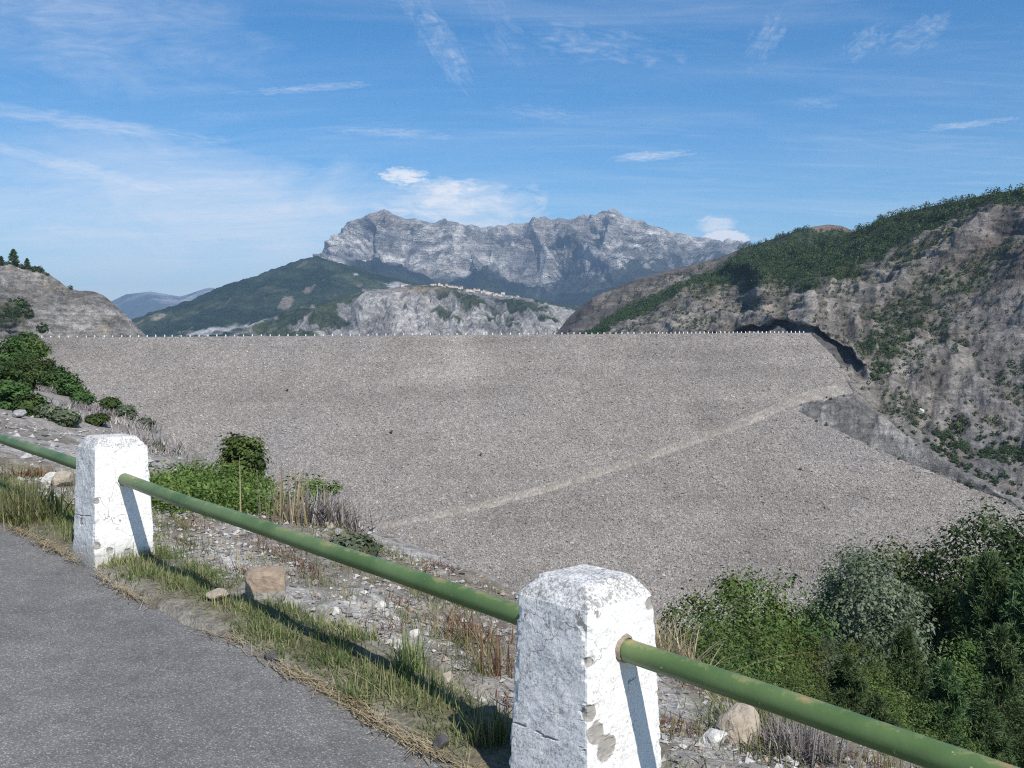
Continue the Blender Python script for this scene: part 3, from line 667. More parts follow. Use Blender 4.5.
# slanting access track: a bench built up on the face
tp = np.array([(372, 527), (420, 519), (480, 505), (540, 489), (600, 471), (660, 452), (720, 430), (765, 413), (790, 402), (812, 394), (838, 389), (852, 391)], float)
s = np.linspace(0, len(tp) - 1, 160); tx = np.interp(s, np.arange(len(tp)), tp[:, 0]); ty = np.interp(s, np.arange(len(tp)), tp[:, 1])
k = np.ones(9) / 9; ty[8:-8] = np.convolve(ty, k, 'same')[8:-8]
mid = un(tx, ty, dam_depth(tx, ty)); zs = .9 * fbm(mid[:, 0] / 70, mid[:, 1] / 70, oct=5, seed=91) + .35 * fbm(mid[:, 0] / 18, mid[:, 1] / 25, oct=4, seed=92)
mid[:, 2] += zs
wd = np.interp(tx, [372, 500, 700, 790, 830, 852], [1.8, 2.8, 3.4, 4.0, 6.5, 5])[:, None]
wd = wd * (1 + .15 * fbm(s * .8, s * 0, oct=3, seed=3))[:, None]
sl = 1 / 2.2
def off(a, h): q = mid.copy(); q[:, 1] += a[:, 0]; q[:, 2] += a[:, 0] * sl + h; return q
tr = np.stack([off(wd * 1.15, -.15), off(wd * 1.0, .25), off(-wd * .55, .6), off(-wd * .9, .5), off(-wd * 1.6, -.3)], 0)
tcol = np.ones((5, 160, 3)) * np.array([.285, .26, .222]) * (1 + .1 * fbm(s * 1.7, s * 0, oct=4, seed=5))[None, :, None]
tcol[2:4] *= 1.04
link('access_track', mesh_from('access_track', tr, grid_faces(5, 160)[:, ::-1], M['track'], False, tcol), dam)

# marl outcrop between dam and hillside
gx_ = []
nr, nc = 110, 240
u = np.linspace(0, 1, nc)
lowx = np.interp(u, [0, .05, .27, .62, .95, 1], [796, 800, 852, 932, 1006, 1016]); lowy = np.interp(u, [0, .05, .27, .62, .95, 1], [410, 415, 443, 473, 500, 508])
upx = np.interp(u, [0, .12, .27, .5, .75, 1], [800, 826, 856, 912, 962, 1022]); upy = np.interp(u, [0, .12, .27, .5, .75, 1], [404, 398, 390, 440, 476, 508])
rr = np.linspace(-.05, 1.08, nr)[:, None]
gx = upx * (1 - rr) + lowx * rr; gy = upy * (1 - rr) + lowy * rr
P = un(gx, gy, dam_depth(gx, gy)); X, Y, Z = P[..., 0], P[..., 1], P[..., 2]
hh = np.clip(np.sin(np.clip(rr, 0, 1) * pi), 0, 1) * np.interp(u, [0, .2, .6, 1], [1.5, 6, 7, 1])
rg = ridged((X - Z) / 14, Y / 50, Z / 60, 4, seed=95) - .5
P[..., 2] += hh + 2.6 * rg * (hh > 0) - .8 + np.minimum(hh, 2.0) * .9 * (ridged((X - .6 * Z) / 6, Y / 16, Z / 14, 4, seed=97) - .5); P[..., 1] -= hh * .6
v = fbm(X / 12, Y / 16, Z / 12, 4, seed=96)
c = mixc((0.155, 0.148, 0.138), (0.30, 0.284, 0.264), sstep(-.6, .6, v + rg)); c = mixc(c, (0.28, 0.245, 0.20), sstep(.25, .0, rr * np.ones_like(v)) * .7)
c = mixc(c, (0.075, 0.08, 0.04), sstep(.35, .7, v - .8 * np.abs(rr - .05)) * .7)
hill_obj('marl_outcrop', P, c, M['hill'])
rng = np.random.default_rng(19)
for i in range(26):
    a = rng.uniform(.1, .97); q = (upx, upy) if i % 2 else (lowx, lowy); k = int(a * (nc - 1)); p = surf_at(P, q[0][k] + rng.uniform(-4, 4), q[1][k] + rng.uniform(-3, 3))
    o = link('outcrop_shrub', SHRUB[i % 5], None, p - [0, 0, .2]); s_ = rng.uniform(.35, .8); o.scale = (s_, s_, s_)
    tag(o, 'small scrubby shrub along the edge of the grey outcrop beside the dam', 'shrub', 'shrubs round the outcrop')
# lone shrubs on the riprap
for x, y, sc_, lab in ((391, 433, .6, 'tiny green shrub alone on the riprap of the dam, middle left'), (480, 456, .5, 'tiny dark shrub on the riprap right of centre left'), (961, 523, .9, 'small shrub on the dam just above the wood at its right foot'), (800, 470, .5, 'tiny shrub low on the riprap under the slanting track'), (287, 391, .5, 'tiny dark shrub high on the left part of the dam face')):
    o = link('riprap_shrub', SHRUB[1], None, un(x, y, dam_depth(x, y)) - [0, 0, .1]); o.scale = (sc_,) * 3; tag(o, lab, 'shrub')

# white marker stones along the crest
def marker_mesh():
    z = np.array([-.3, 1.25, 1.5]); r = np.array([.36, .27, .14]); V = []
    for zz, q in zip(z, r): V += [(-q, -q, zz), (q, -q, zz), (q, q, zz), (-q, q, zz)]
    f = [tuple(x) for x in grid_faces(3, 4, True)] + [(8, 9, 10, 11)]
    me = bpy.data.meshes.new('crest_marker'); me.from_pydata(V, [], f); me.materials.append(M['white']); me.update(); return me
mk = marker_mesh()
mx = np.concatenate([np.array([25, 33, 41.5, 50.5, 59, 68, 77, 86, 94.5, 104, 112.5, 121.5, 130, 138.5, 147, 155.5, 164.5, 172, 181]), np.arange(190, 560, 8.9), np.arange(562, 640, 6.0), np.arange(642, 808, 4.15)])
rng = np.random.default_rng(23)
for i, x in enumerate(mx):
    p = un(x, CREST(x), 780.0) + [0, .6, .3]
    o = link('crest_marker', mk, None, p); s_ = rng.uniform(.85, 1.1); o.scale = (s_ * 1.1, s_ * 1.1, s_ * rng.uniform(.85, 1.1))
    tag(o, 'tiny white marker stone in the row along the dam crest', 'marker post', 'white marker stones on the dam crest')

# ------------------------------------------------------------------ left cliff hill
px = np.linspace(-320, 200, 420)
sky_l = [(-320, 235), (-150, 245), (-60, 254), (0, 262), (20, 264), (38, 268), (48, 273), (60, 281), (68, 288), (80, 290), (95, 291), (104, 295), (112, 302), (122, 311), (132, 321), (142, 331), (150, 338), (165, 346), (200, 356)]
P, T = sheet(px, [([(-320, 300), (200, 360)], [(-320, 900), (200, 1000)]), (sky_l, [(-320, 700), (0, 880), (100, 900), (200, 900)]), ([(-320, 420), (0, 346), (200, 360)], [(-320, 520), (-30, 700), (20, 800), (200, 830)]), ([(-320, 520), (0, 380), (200, 400)], [(-320, 440), (-30, 660), (20, 800), (200, 830)])], [6, 150, 20])
n = normals(P); X, Y, Z = P[..., 0], P[..., 1], P[..., 2]; pxx = np.broadcast_to(px, T.shape); py0 = to_px(P)[1]
rg = ridged(X / 40, Y / 90, Z / 50, 5, seed=101) - .55; st = ridged(X / 90, Y / 90, (Z + .3 * X) / 7, 3, seed=102) - .5
P = P + n * (np.interp(T, [0, .9, 1, 1.1, 2, 3], [5, 2, .8, 6, 8, 4]) * (rg + .5 * st))[..., None]
P = P + n * (np.interp(T, [0, .95, 1, 1.04, 3], [1, 1, .8, 3, 3]) * (ridged(X / 13, Y / 22, Z / 17, 4, seed=106) - .5 + .6 * (ridged(X / 60, Y / 60, (Z + .25 * X) / 5.5, 2, seed=107) - .5)))[..., None]
v1 = fbm(X / 30, Y / 40, Z / 22, 5, seed=103)
c = mixc((0.135, 0.128, 0.118), (0.275, 0.26, 0.24), sstep(-.7, .7, v1 + .5 * st)); c = mixc(c, (0.30, 0.24, 0.18), sstep(.3, .8, fbm(X / 25, Y / 25, Z / 18, 4, seed=104)) * .5)
vgl = sstep(.1, .5, .6 * v1 + 1.3 * sstep(60, 0, pxx) * sstep(292, 305, py0) * sstep(345, 318, py0) + 1.1 * sstep(6, 0, py0 - np.interp(pxx, *np.array(sky_l).T)) * sstep(80, 20, pxx) - .5)
hill_obj('left_cliff', P, mixc(c, (0.07, 0.08, 0.035), vgl * .8), M['lhill'])
PL = P
rng = np.random.default_rng(29)
pr = np.random.default_rng(31)
fp_me, fp_tr = pine_mesh('far_pine_crown', M['needle'], 9, 3.0, pr, 11, 4, 10, .1, .30, 1.1)
for x, y, s_, lab in ((14, 266, 1.5, 'tallest conifer on the skyline of the left cliff'), (1, 266, .9, 'smaller conifer at the skyline left of the tallest one on the cliff'), (27, 268, .9, 'smaller conifer at the skyline right of the tallest one on the cliff')):
    p = surf_at(PL, x, y); e = bpy.data.objects.new('cliff_pine', None); COL.objects.link(e); e.location = p - [0, 0, .4]; e.scale = (s_,) * 3
    tag(e, lab, 'tree'); link('crown', fp_me, e); link('trunk', fp_tr, e)
pts = scatter_pick(P, vgl ** 2 * (pxx > -60) * (T > 1.0) * (T < 2) + 1e-9, 330, rng)
for i in range(len(pts)):
    qx, qy = to_px(pts[i])
    if qx < -4 or i > 150: continue
    o = link('cliff_shrub', SHRUB[i % 5], None, pts[i] - [0, 0, .3]); s_ = rng.uniform(.5, 1.3); o.scale = (s_,) * 3; o.rotation_euler = (0, 0, rng.uniform(0, 6))
    tag(o, 'dark shrub growing on the grey left cliff behind the dam crest', 'shrub', 'shrubs on the left cliff')
for x, y, s_, lab in ((44, 332, 2.4, 'dark rounded tree at the foot of the left cliff beside the crest'), (20, 306, 2.4, 'broad green bush on the ledge of the left cliff, upper'), (30, 316, 2.0, 'broad green bush on the ledge of the left cliff, lower'), (72, 285, 1.1, 'bush in the notch of the left cliff skyline')):
    o = link('cliff_bush', SHRUB[3], None, surf_at(PL, x, y) - [0, 0, .4]); o.scale = (s_,) * 3; tag(o, lab, 'bush')

# ------------------------------------------------------------------ near ground: road, verge and valley flank
P0 = np.array([0.26, 3.5]); P1 = np.array([-2.67, 6.62])
RD = (P1 - P0) / np.linalg.norm(P1 - P0); TD = np.array([-RD[1], RD[0]]) * -1.0     # TD points away from the road
if TD[0] < 0: TD = -TD
def uv2xy(u, v): return P0[0] + RD[0] * u + TD[0] * v, P0[1] + RD[1] * u + TD[1] * v
def xy2uv(x, y): dx, dy = x - P0[0], y - P0[1]; return RD[0] * dx + RD[1] * dy, TD[0] * dx + TD[1] * dy
def roadz(u): return np.interp(u, [-40, 0, 5, 12, 21, 42, 64, 93, 140, 300], [-2.6, -1.59, -1.36, -1.1, -.9, -.5, 0, 1, -2, -30])
def edgev(u): return np.interp(u, [-40, -6, 0, 6, 14, 21, 42, 64, 93, 200, 300], [2.6, 2.0, 2.0, 3.1, 5.8, 8.5, 15.6, 21, 27.5, 60, 90])
def edgez(u): return np.interp(u, [-40, -6, 0, 6, 14, 21, 42, 64, 93, 140, 300], [-3.6, -2.35, -2.0, -1.78, -2.3, -2.9, -3.15, -3.05, -.6, -6, -40])
def gz(x, y, detail=True):
    u, v = xy2uv(np.asarray(x, float), np.asarray(y, float))
    E = edgev(u) + .25 * fbm(u / 1.5, u * 0, oct=3, seed=111) * np.clip(E0(u), .5, 4)
    zr, ze = roadz(u), edgez(u)
    t = np.clip((v - .25) / (E - .25), 0, 1)
    z = zr * (1 - t ** 1.3) + ze * t ** 1.3
    over = np.clip(v - E, 0, None)
    z = z - np.where(over > 0, np.interp(u / np.maximum(v + 1.0, 1.0), [.55, .95], [.53, 1.4]) * over - -1.7 * (1 - np.exp(-over / 1.8)), 0)
    z = np.maximum(z, -128)
    z = np.where(v < -.2, zr - .05, z)
    if detail:
        k = sstep(-.15, .4, v)
        z = z + k * (.045 * fbm(x * 1.3, y * 1.3, oct=4, seed=112) + .018 * fbm(x * 7, y * 7, oct=4, seed=113)) + k * np.clip(over, 0, 40) * .035 * fbm(x / 6, y / 6, oct=4, seed=114)
        z = z + .02 * sstep(-.2, 0, v) * sstep(.9, .2, v)
        z = z - .10 * np.exp(-((v - .42) / .09) ** 2) * sstep(-.2, .3, fbm(u * .9, u * 0 + 3, oct=2, seed=115) + .25)     # small washed-out step behind the verge
    return z
def E0(u): return edgev(u) * .25
us = np.concatenate([np.linspace(-14, -3, 40), np.linspace(-2.9, 9, 330), 9 + np.geomspace(.06, 291, 150)])
vs = np.concatenate([np.linspace(-14, -.5, 16), np.linspace(-.45, 3.2, 150), 3.2 + np.geomspace(.04, 330, 130)])
U, Vv = np.meshgrid(us, vs); X, Y = uv2xy(U, Vv); Z = gz(X, Y)
E = edgev(U)
n1 = fbm(X * .9, Y * .9, oct=5, seed=121); n2 = fbm(X * 3.5, Y * 3.5, oct=4, seed=122); n3 = fbm(X / 9, Y / 9, oct=4, seed=123)
c = mixc((0.235, 0.215, 0.19), (0.36, 0.345, 0.325), sstep(-.6, .6, n1 + .4 * n2))
c = mixc(c, (0.15, 0.115, 0.085), sstep(.2, .7, n2 - .4 * n1) * .6)
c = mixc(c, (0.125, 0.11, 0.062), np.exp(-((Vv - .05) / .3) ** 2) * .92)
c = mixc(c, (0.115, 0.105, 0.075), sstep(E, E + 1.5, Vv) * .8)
c = mixc(c, (0.27, 0.24, 0.21), sstep(-.2, .5, n3) * sstep(8, 20, U) * .5)
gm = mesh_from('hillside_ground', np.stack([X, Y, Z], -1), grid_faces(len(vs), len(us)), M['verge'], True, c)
tag(link('hillside_ground', gm), kind='structure')

# road sheet, ragged at its edge
us2 = np.concatenate([np.linspace(-14, -3, 30), np.linspace(-2.95, 9, 400), 9 + np.geomspace(.06, 90, 60)])
ev = -.20 + .05 * fbm(us2 * 1.1, us2 * 0, oct=2, seed=131) + .025 * fbm(us2 * 9, us2 * 0 + 2, oct=4, seed=132)
tt = np.concatenate([[0, .004, .012, .03, .06, .12], np.linspace(.25, 7, 24)])
U, Tt = np.meshgrid(us2, tt); Vv = ev[None] - Tt; X, Y = uv2xy(U, Vv)
Z = roadz(U) + .012 * fbm(X * .8, Y * .8, oct=3, seed=133) + .012 * np.clip(Tt, 0, 3) - np.where(Tt < .002, .07, np.where(Tt < .008, .012, np.where(Tt < .02, .003, 0)))
me = mesh_from('road', np.stack([X, Y, Z], -1), grid_faces(len(tt), len(us2))[:, ::-1], M['asphalt'])
tag(link('road', me), kind='structure')

# one wide ground sheet to the horizon
gxs = np.linspace(-9800, 9800, 90); gys = np.linspace(-400, 22500, 110); X, Y = np.meshgrid(gxs, gys)
me = mesh_from('ground', np.stack([X, Y, -135 + 4 * fbm(X / 900, Y / 900, seed=141)], -1), grid_faces(110, 90), M['ground'], True, np.ones((110 * 90, 3)) * [.10, .11, .06])
tag(link('ground', me), kind='structure')

# ------------------------------------------------------------------ guard posts and rails
def post_mesh(seed):
    r = np.random.default_rng(seed)
    zs = np.concatenate([np.linspace(-.35, 0, 4), np.linspace(.012, .715, 170), np.linspace(.722, .785, 12)])
    half = np.where(zs <= .718, np.interp(zs, [-.35, .718], [.214, .172]), np.interp(zs, [.718, .788], [.171, .118]))
    k = 22; rc = .014
    ring = []
    for q in range(4):
        a0 = q * pi / 2 + pi / 4
        side = np.linspace(-1, 1, k, endpoint=False)
        for sde in side: ring.append((q, sde))
    V = []
    for z, h in zip(zs, half):
        for q, sde in ring:
            a = q * pi / 2; x, y = h, h * sde
            e = np.clip((abs(sde) - .9) / .1, 0, 1); x -= e * e * rc * .6; y *= 1 - .012 * e
            V.append((x * cos(a) - y * sin(a), x * sin(a) + y * cos(a), z))
    nr, nc = len(zs), len(ring); V = np.array(V).reshape(nr, nc, 3)
    top = [V[-1] * (1 - t) + np.array([0, 0, .79]) * t for t in (.12, .4, .7, .999)]
    for t_ in top: t_[:, 2] = .789
    top[-1][:, :2] *= .02
    V = np.concatenate([V, np.array(top)], 0); nr = len(V)
    d = .0035 * fbm(V[..., 0] * 9 + seed, V[..., 1] * 9, V[..., 2] * 9, 4, seed=seed) + .0016 * fbm(V[..., 0] * 40 + seed, V[..., 1] * 40, V[..., 2] * 40, 3, seed=seed + 1)
    edge = np.array([abs(s_) for _, s_ in ring])[None, :] > .88
    chip = np.clip(fbm(V[..., 0] * 14 + seed, V[..., 1] * 14, V[..., 2] * 14, 3, seed=seed + 3) - .25, 0, 1) * edge
    nn = V.copy(); nn[..., 2] = 0; nn /= np.linalg.norm(nn, axis=-1)[..., None] + 1e-6
    V = V + nn * (d - .02 * chip)[..., None]
    V[..., 2] += np.where(V[..., 2] > .71, d * .5, 0)
    # where weather settles: the cap, and the face turned to the road traffic (local +Y side = road)
    road_face = np.array([1.0 if q == 1 else 0 for q, _ in ring])[None, :] * np.ones((nr, 1))
    capm = sstep(.712, .722, V[..., 2])
    w = np.clip(.50 * capm + .24 * road_face * (1 - capm) + .1, 0, 1)
    brk = np.zeros((nr, nc))
    if seed == 3: spots = [(-.190, .150, .31, .038), (-.195, .105, .25, .045), (-.18, .18, .38, .03), (.10, .20, .06, .04), (-.165, -.15, .69, .025), (-.17, .17, .55, .018)]
    else: spots = [(-.20, .19, .09, .03), (-.185, .18, .38, .022), (-.205, -.02, .02, .03), (-.205, .10, .05, .022), (.05, .20, .22, .03)]
    for bx, by, bz, br in spots:
        dd = np.sqrt((V[..., 0] - bx) ** 2 + (V[..., 1] - by) ** 2 + (V[..., 2] - bz) ** 2); brk = np.maximum(brk, np.clip(1.25 - dd / br * .75, 0, 1) * (dd < br * 1.7))
    cz = .262 + .012 * fbm(V[..., 0] * 9, V[..., 1] * 0, oct=3, seed=seed + 5); line = (np.abs(V[..., 2] - cz) < .0035) * road_face * (fbm(V[..., 0] * 12, V[..., 2] * 3, oct=2, seed=seed + 6) > -.35)
    V = V - nn * (.007 * sstep(.35, .8, brk + .4 * fbm(V[..., 0] * 60, V[..., 1] * 60, V[..., 2] * 60, 3, seed=9)) + .004 * line)[..., None]
    w3 = np.stack([np.clip(w + .5 * line, 0, 1), np.clip(brk + .75 * line, 0, 1), np.zeros_like(w)], -1)
    return mesh_from('guard_post', V, grid_faces(nr, nc, True), M['post'], False, w3)
axis = np.array([-RD[0], -RD[1]])     # local +X = along the rail towards the viewer; then local +Y must be road side
ang = math.atan2(axis[1], axis[0])
ly = np.array([-axis[1], axis[0]])
FLIP = float(np.dot(ly, TD)) > 0
def put_post(u, seed, lab):
    x, y = uv2xy(u, 0.0); o = link('guard_post', post_mesh(seed), None, (x, y, float(roadz(u)) - .005 + (0 if u < 1 else .03)))
    o.scale = (1, 1, 1 if u < 1 else .98); o.rotation_euler = (0, 0, ang + (pi if FLIP else 0)); tag(o, lab, 'guard post', 'white guard posts along the road')
    zc = .56 if u < 1 else .505
    for sx in (-1, 1):
        th = np.linspace(0, 2 * pi, 28, endpoint=False); rr_ = np.array([.038, .0425, .046, .049]); hh_ = np.array([.191, .190, .187, .176])
        rn = 1 + .10 * fbm(np.cos(th) * 2 + seed + sx, np.sin(th) * 2, oct=3, seed=seed)
        V = np.stack([np.broadcast_to(sx * hh_[:, None], (4, 28)), rr_[:, None] * rn * np.cos(th), zc + rr_[:, None] * rn * np.sin(th)], -1)
        f = grid_faces(4, 28, True); link('grout_collar', mesh_from('grout_collar', V, f if sx < 0 else f[:, ::-1], M['rusty_mortar'] if u < 1 else M['post'], True, np.tile([.3, 0, 0], (112, 1))), o)
    return o
put_post(0.0, 3, 'nearest white concrete guard post, grimy on its road side, cut off by the frame bottom')
put_post(4.245, 8, 'farther whitewashed concrete guard post at the road edge, standing whole in view')

def rail(u0, u1, lab, seed):
    k = 160; t = np.linspace(0, 1, k); u = u0 + (u1 - u0) * t
    x, y = uv2xy(u, u * 0 + .0); z = np.interp(u, [-6, 0, 4.245, 12], [-1.245, -1.03, -.86, -.56])
    z = z - .012 * np.sin(t * pi) + .004 * fbm(t * 5 + seed, t * 0, oct=2, seed=seed); x = x + .004 * fbm(t * 5 + seed, t * 0 + 4, oct=2, seed=seed)
    pts = np.column_stack([x, y, z]); mid = pts.mean(0)
    kk = 40; V, f = tube(pts - mid, .0395, kk)
    V = V.reshape(k, kk, 3); cen = (pts - mid)[:, None]
    up = np.clip((V - cen)[..., 2] / .0395, -1, 1)
    V = cen + (V - cen) * (1 + .015 * fbm(V[..., 0] * 3, V[..., 1] * 3, V[..., 2] * 3, 3, seed=seed))[..., None]
    capa = np.concatenate([V[:1] * 1, V[-1:] * 1], 0)
    w = sstep(.45, .95, up)
    me = mesh_from('guard_rail', V, f, M['rail'], True, np.repeat(w[..., None], 3, -1))
    o = link('guard_rail', me, None, mid); return tag(o, lab, 'guard rail', 'green pipe rails between the posts')
rail(-5.2, -.05, 'green pipe rail running from the nearest post to the lower right corner', 1)
rail(.05, 4.2, 'green pipe rail with rusty chips between the two white posts', 2)
rail(4.29, 11.0, 'green pipe rail leaving the farther post towards the left edge', 4)

# ------------------------------------------------------------------ stones
def rock_mesh(name, mat, seed, sx, sy, sz, rough=.3, boxy=0.0, sub=28, cols=None):
    r = np.random.default_rng(seed)
    th = np.linspace(0, 2 * pi, sub * 2, endpoint=False); ph = np.linspace(.001, pi - .001, sub)
    PH, TH = np.meshgrid(ph, th, indexing='ij'); D = np.stack([np.sin(PH) * np.cos(TH), np.sin(PH) * np.sin(TH), np.cos(PH)], -1)
    # cut by a few random planes for broken faces
    R = np.full(PH.shape, 1.0)
    for k in range(13):
        nrm = r.normal(size=3); nrm /= np.linalg.norm(nrm); dd = r.uniform(.55, .95); q = D @ nrm
        R = np.where(q > .05, np.minimum(R, dd / np.maximum(q, .05)), R)
    if boxy:
        bx = np.maximum(np.abs(D[..., 0]), np.maximum(np.abs(D[..., 1]), np.abs(D[..., 2]))); R = R * (1 - boxy) + boxy * np.minimum(.82 / bx, 1.05)
    R = R * (1 + rough * .25 * fbm(D[..., 0] * 3 + seed, D[..., 1] * 3, D[..., 2] * 3, 5, seed=seed))
    V = D * R[..., None] * [sx, sy, sz]
    return mesh_from(name, V, grid_faces(sub, sub * 2, True), mat, False, None)
def two_tone_stone():
    m, nt, b = newmat('two_tone_block'); v = coord(nt); n1 = noise(nt, v, 16, 6, .65); n2 = noise(nt, v, 4, 4)
    sep = N(nt, 'ShaderNodeSeparateXYZ'); L(nt, v, sep.inputs[0])
    z = math_(nt, 'ADD', sep.outputs[2], math_(nt, 'MULTIPLY', n2, .09))
    c = mixrgb(nt, ramp(nt, z, [(.028, 0.0), (.05, 1.0)]), (.34, .32, .29), (.31, .24, .18))
    c = mixrgb(nt, 1.0, c, ramp(nt, n1, [(.3, .7), (.7, 1.25)]), 'MULTIPLY'); L(nt, c, b.inputs['Base Color']); bump(nt, b, n1, .6, .02); return m
M['block'] = two_tone_stone()
def ground_at(px_, py_):
    """where a photo ray meets the near ground"""
    d = np.geomspace(1.5, 130, 5000); p = un(px_, py_, d); z = gz(p[:, 0], p[:, 1], False); k = np.argmax(p[:, 2] <= z)
    return p[k] if p[k, 2] <= z[k] else None
def stone(px_, py_, w, h, mat, seed, lab, boxy=0., rz=None, asp=.85, name='stone'):
    p = ground_at(px_, py_)
    if p is None: return
    d = p[1]; W, H = w * d / F / 2, h * d / F / 2
    o = link(name, rock_mesh(name, mat, seed, W * 1.1, W * asp, H * 1.25, boxy=boxy), None, (p[0], p[1] + W * .6, float(gz(p[0], p[1] + W * .6)) + H * .75))
    o.rotation_euler = (0, 0, seed * 1.7 if rz is None else rz); return tag(o, lab, 'stone')
stone(263, 606, 44, 36, M['block'], 41, 'squared block with rusty orange top and grey base lying on the gravel', boxy=.92, rz=.25)
stone(398, 642, 17, 13, M['stone_white'], 42, 'rounded white stone, larger of a pair under the middle rail')
stone(415, 635, 13, 10, M['stone_white'], 43, 'rounded white stone just right of and behind the larger white one')
stone(446, 690, 22, 15, M['stone_tan'], 44, 'tan stone at the rim of the dark hollow left of the nearest post')
stone(440, 752, 20, 15, M['stone_dark'], 45, 'dark grey stone on the asphalt edge left of the nearest post')
stone(270, 673, 16, 9, M['stone_dark'], 46, 'flat dark stone lying on the asphalt edge below the orange block')
stone(329, 534, 13, 8, M['stone_tan'], 47, 'small brown stone behind the middle rail, centre of the verge')
stone(337, 541, 10, 7, M['stone_grey'], 48, 'small grey stone touching the brown one behind the middle rail')
stone(60, 491, 26, 18, M['stone_tan'], 49, 'tan rock right beside the farther white post on its left', boxy=.3)
stone(48, 489, 20, 13, M['stone_white'], 50, 'pale rock left of the tan one beside the farther post')
stone(18, 417, 17, 8, M['stone_grey'], 51, 'pale grey stone on the gravel bank near the left edge', boxy=.2)
stone(335, 613, 10, 8, M['stone_white'], 52, 'small white stone right of the orange topped block')
stone(742, 752, 46, 46, M['stone_tan'], 53, 'upright tan slab of rock on the slope right of the nearest post', boxy=.45, rz=.6)
stone(715, 757, 34, 16, M['stone_white'], 54, 'flat white rock lying left of the upright tan slab', boxy=.3)
stone(727, 722, 20, 26, M['stone_grey'], 55, 'pointed grey rock behind the flat white rock on the slope', boxy=.2)
stone(380, 612, 12, 8, M['stone_white'], 56, 'white pebble in the middle of the gravel patch')
stone(215, 606, 24, 12, M['stone_tan'], 57, 'low brownish stone in the grass left of the orange topped block')
stone(185, 497, 22, 8, M['stone_grey'], 58, 'flat grey stone on the gravel right of the farther post')
o = link('boulder', rock_mesh('boulder', M['stone_white'], 60, 2.6, 2.2, 2.2), None, surf_at(PQ, 919, 413) + [0, -1, 1.2]); tag(o, 'pale boulder on the grassy shelf beside the upper right edge of the dam', 'boulder')

# loose gravel as one mass
rng = np.random.default_rng(37)
def gravel(n, umin, umax, vmin, vmax, smin, smax, name, pw=2.2, cols=((.40, .385, .36), (.24, .23, .22), (.47, .455, .43), (.31, .255, .205), (.14, .135, .13))):
    u = rng.uniform(umin, umax, n); v = rng.uniform(vmin, vmax, n); x, y = uv2xy(u, v)
    ok = (fbm(x * .8, y * .8, oct=4, seed=151) > -.25) | (rng.uniform(0, 1, n) < .35); x, y = x[ok], y[ok]; n = len(x)
    s = smin * (smax / smin) ** (rng.uniform(0, 1, n) ** pw)
    base = np.array([[1, 0, 0], [-1, 0, 0], [0, 1, 0], [0, -1, 0], [0, 0, 1], [0, 0, -1.]])
    V0 = base[None] * rng.uniform(.6, 1.25, (n, 6, 1)) + rng.normal(0, .18, (n, 6, 3))
    a = rng.uniform(0, 2 * pi, n); ca, sa = np.cos(a)[:, None], np.sin(a)[:, None]
    V0 = np.stack([V0[..., 0] * ca - V0[..., 1] * sa, V0[..., 0] * sa + V0[..., 1] * ca, V0[..., 2] * .65], -1)
    V = V0 * s[:, None, None] + np.stack([x, y, gz(x, y) + s * .25], -1)[:, None]
    f = np.array([[0, 2, 4], [2, 1, 4], [1, 3, 4], [3, 0, 4], [2, 0, 5], [1, 2, 5], [3, 1, 5], [0, 3, 5]])
    Fc = (np.arange(n) * 6)[:, None, None] + f[None]
    cc = np.array(cols)[rng.choice(len(cols), n, p=[.32, .31, .10, .15, .12])] * rng.uniform(.8, 1.15, (n, 1))
    me = mesh_from(name, V.reshape(-1, 3), Fc.reshape(-1, 3), M['pebble'], False, np.repeat(cc, 6, 0)); return tag(link(name, me), kind='stuff')
def pebble_mat():
    m, nt, b = newmat('pebble'); at = N(nt, 'ShaderNodeAttribute', attribute_name='tone').outputs['Color']; v = coord(nt)
    L(nt, mixrgb(nt, 1.0, at, ramp(nt, noise(nt, v, 60, 4), [(.3, .8), (.7, 1.2)]), 'MULTIPLY'), b.inputs['Base Color']); return m
M['pebble'] = pebble_mat()
tag(link('riprap_rubble', mesh_from('riprap_rubble', RIP[0], RIP[1], M['pebble'], False, RIP[2])), kind='stuff')
gravel(36000, -4, 8, .3, 2.6, .004, .030, 'gravel')
gravel(1500, -1.2, 9, -.62, -.2, .002, .009, 'road_grit', 3.0)
gravel(5500, 5, 26, .3, 9, .012, .08, 'scree')

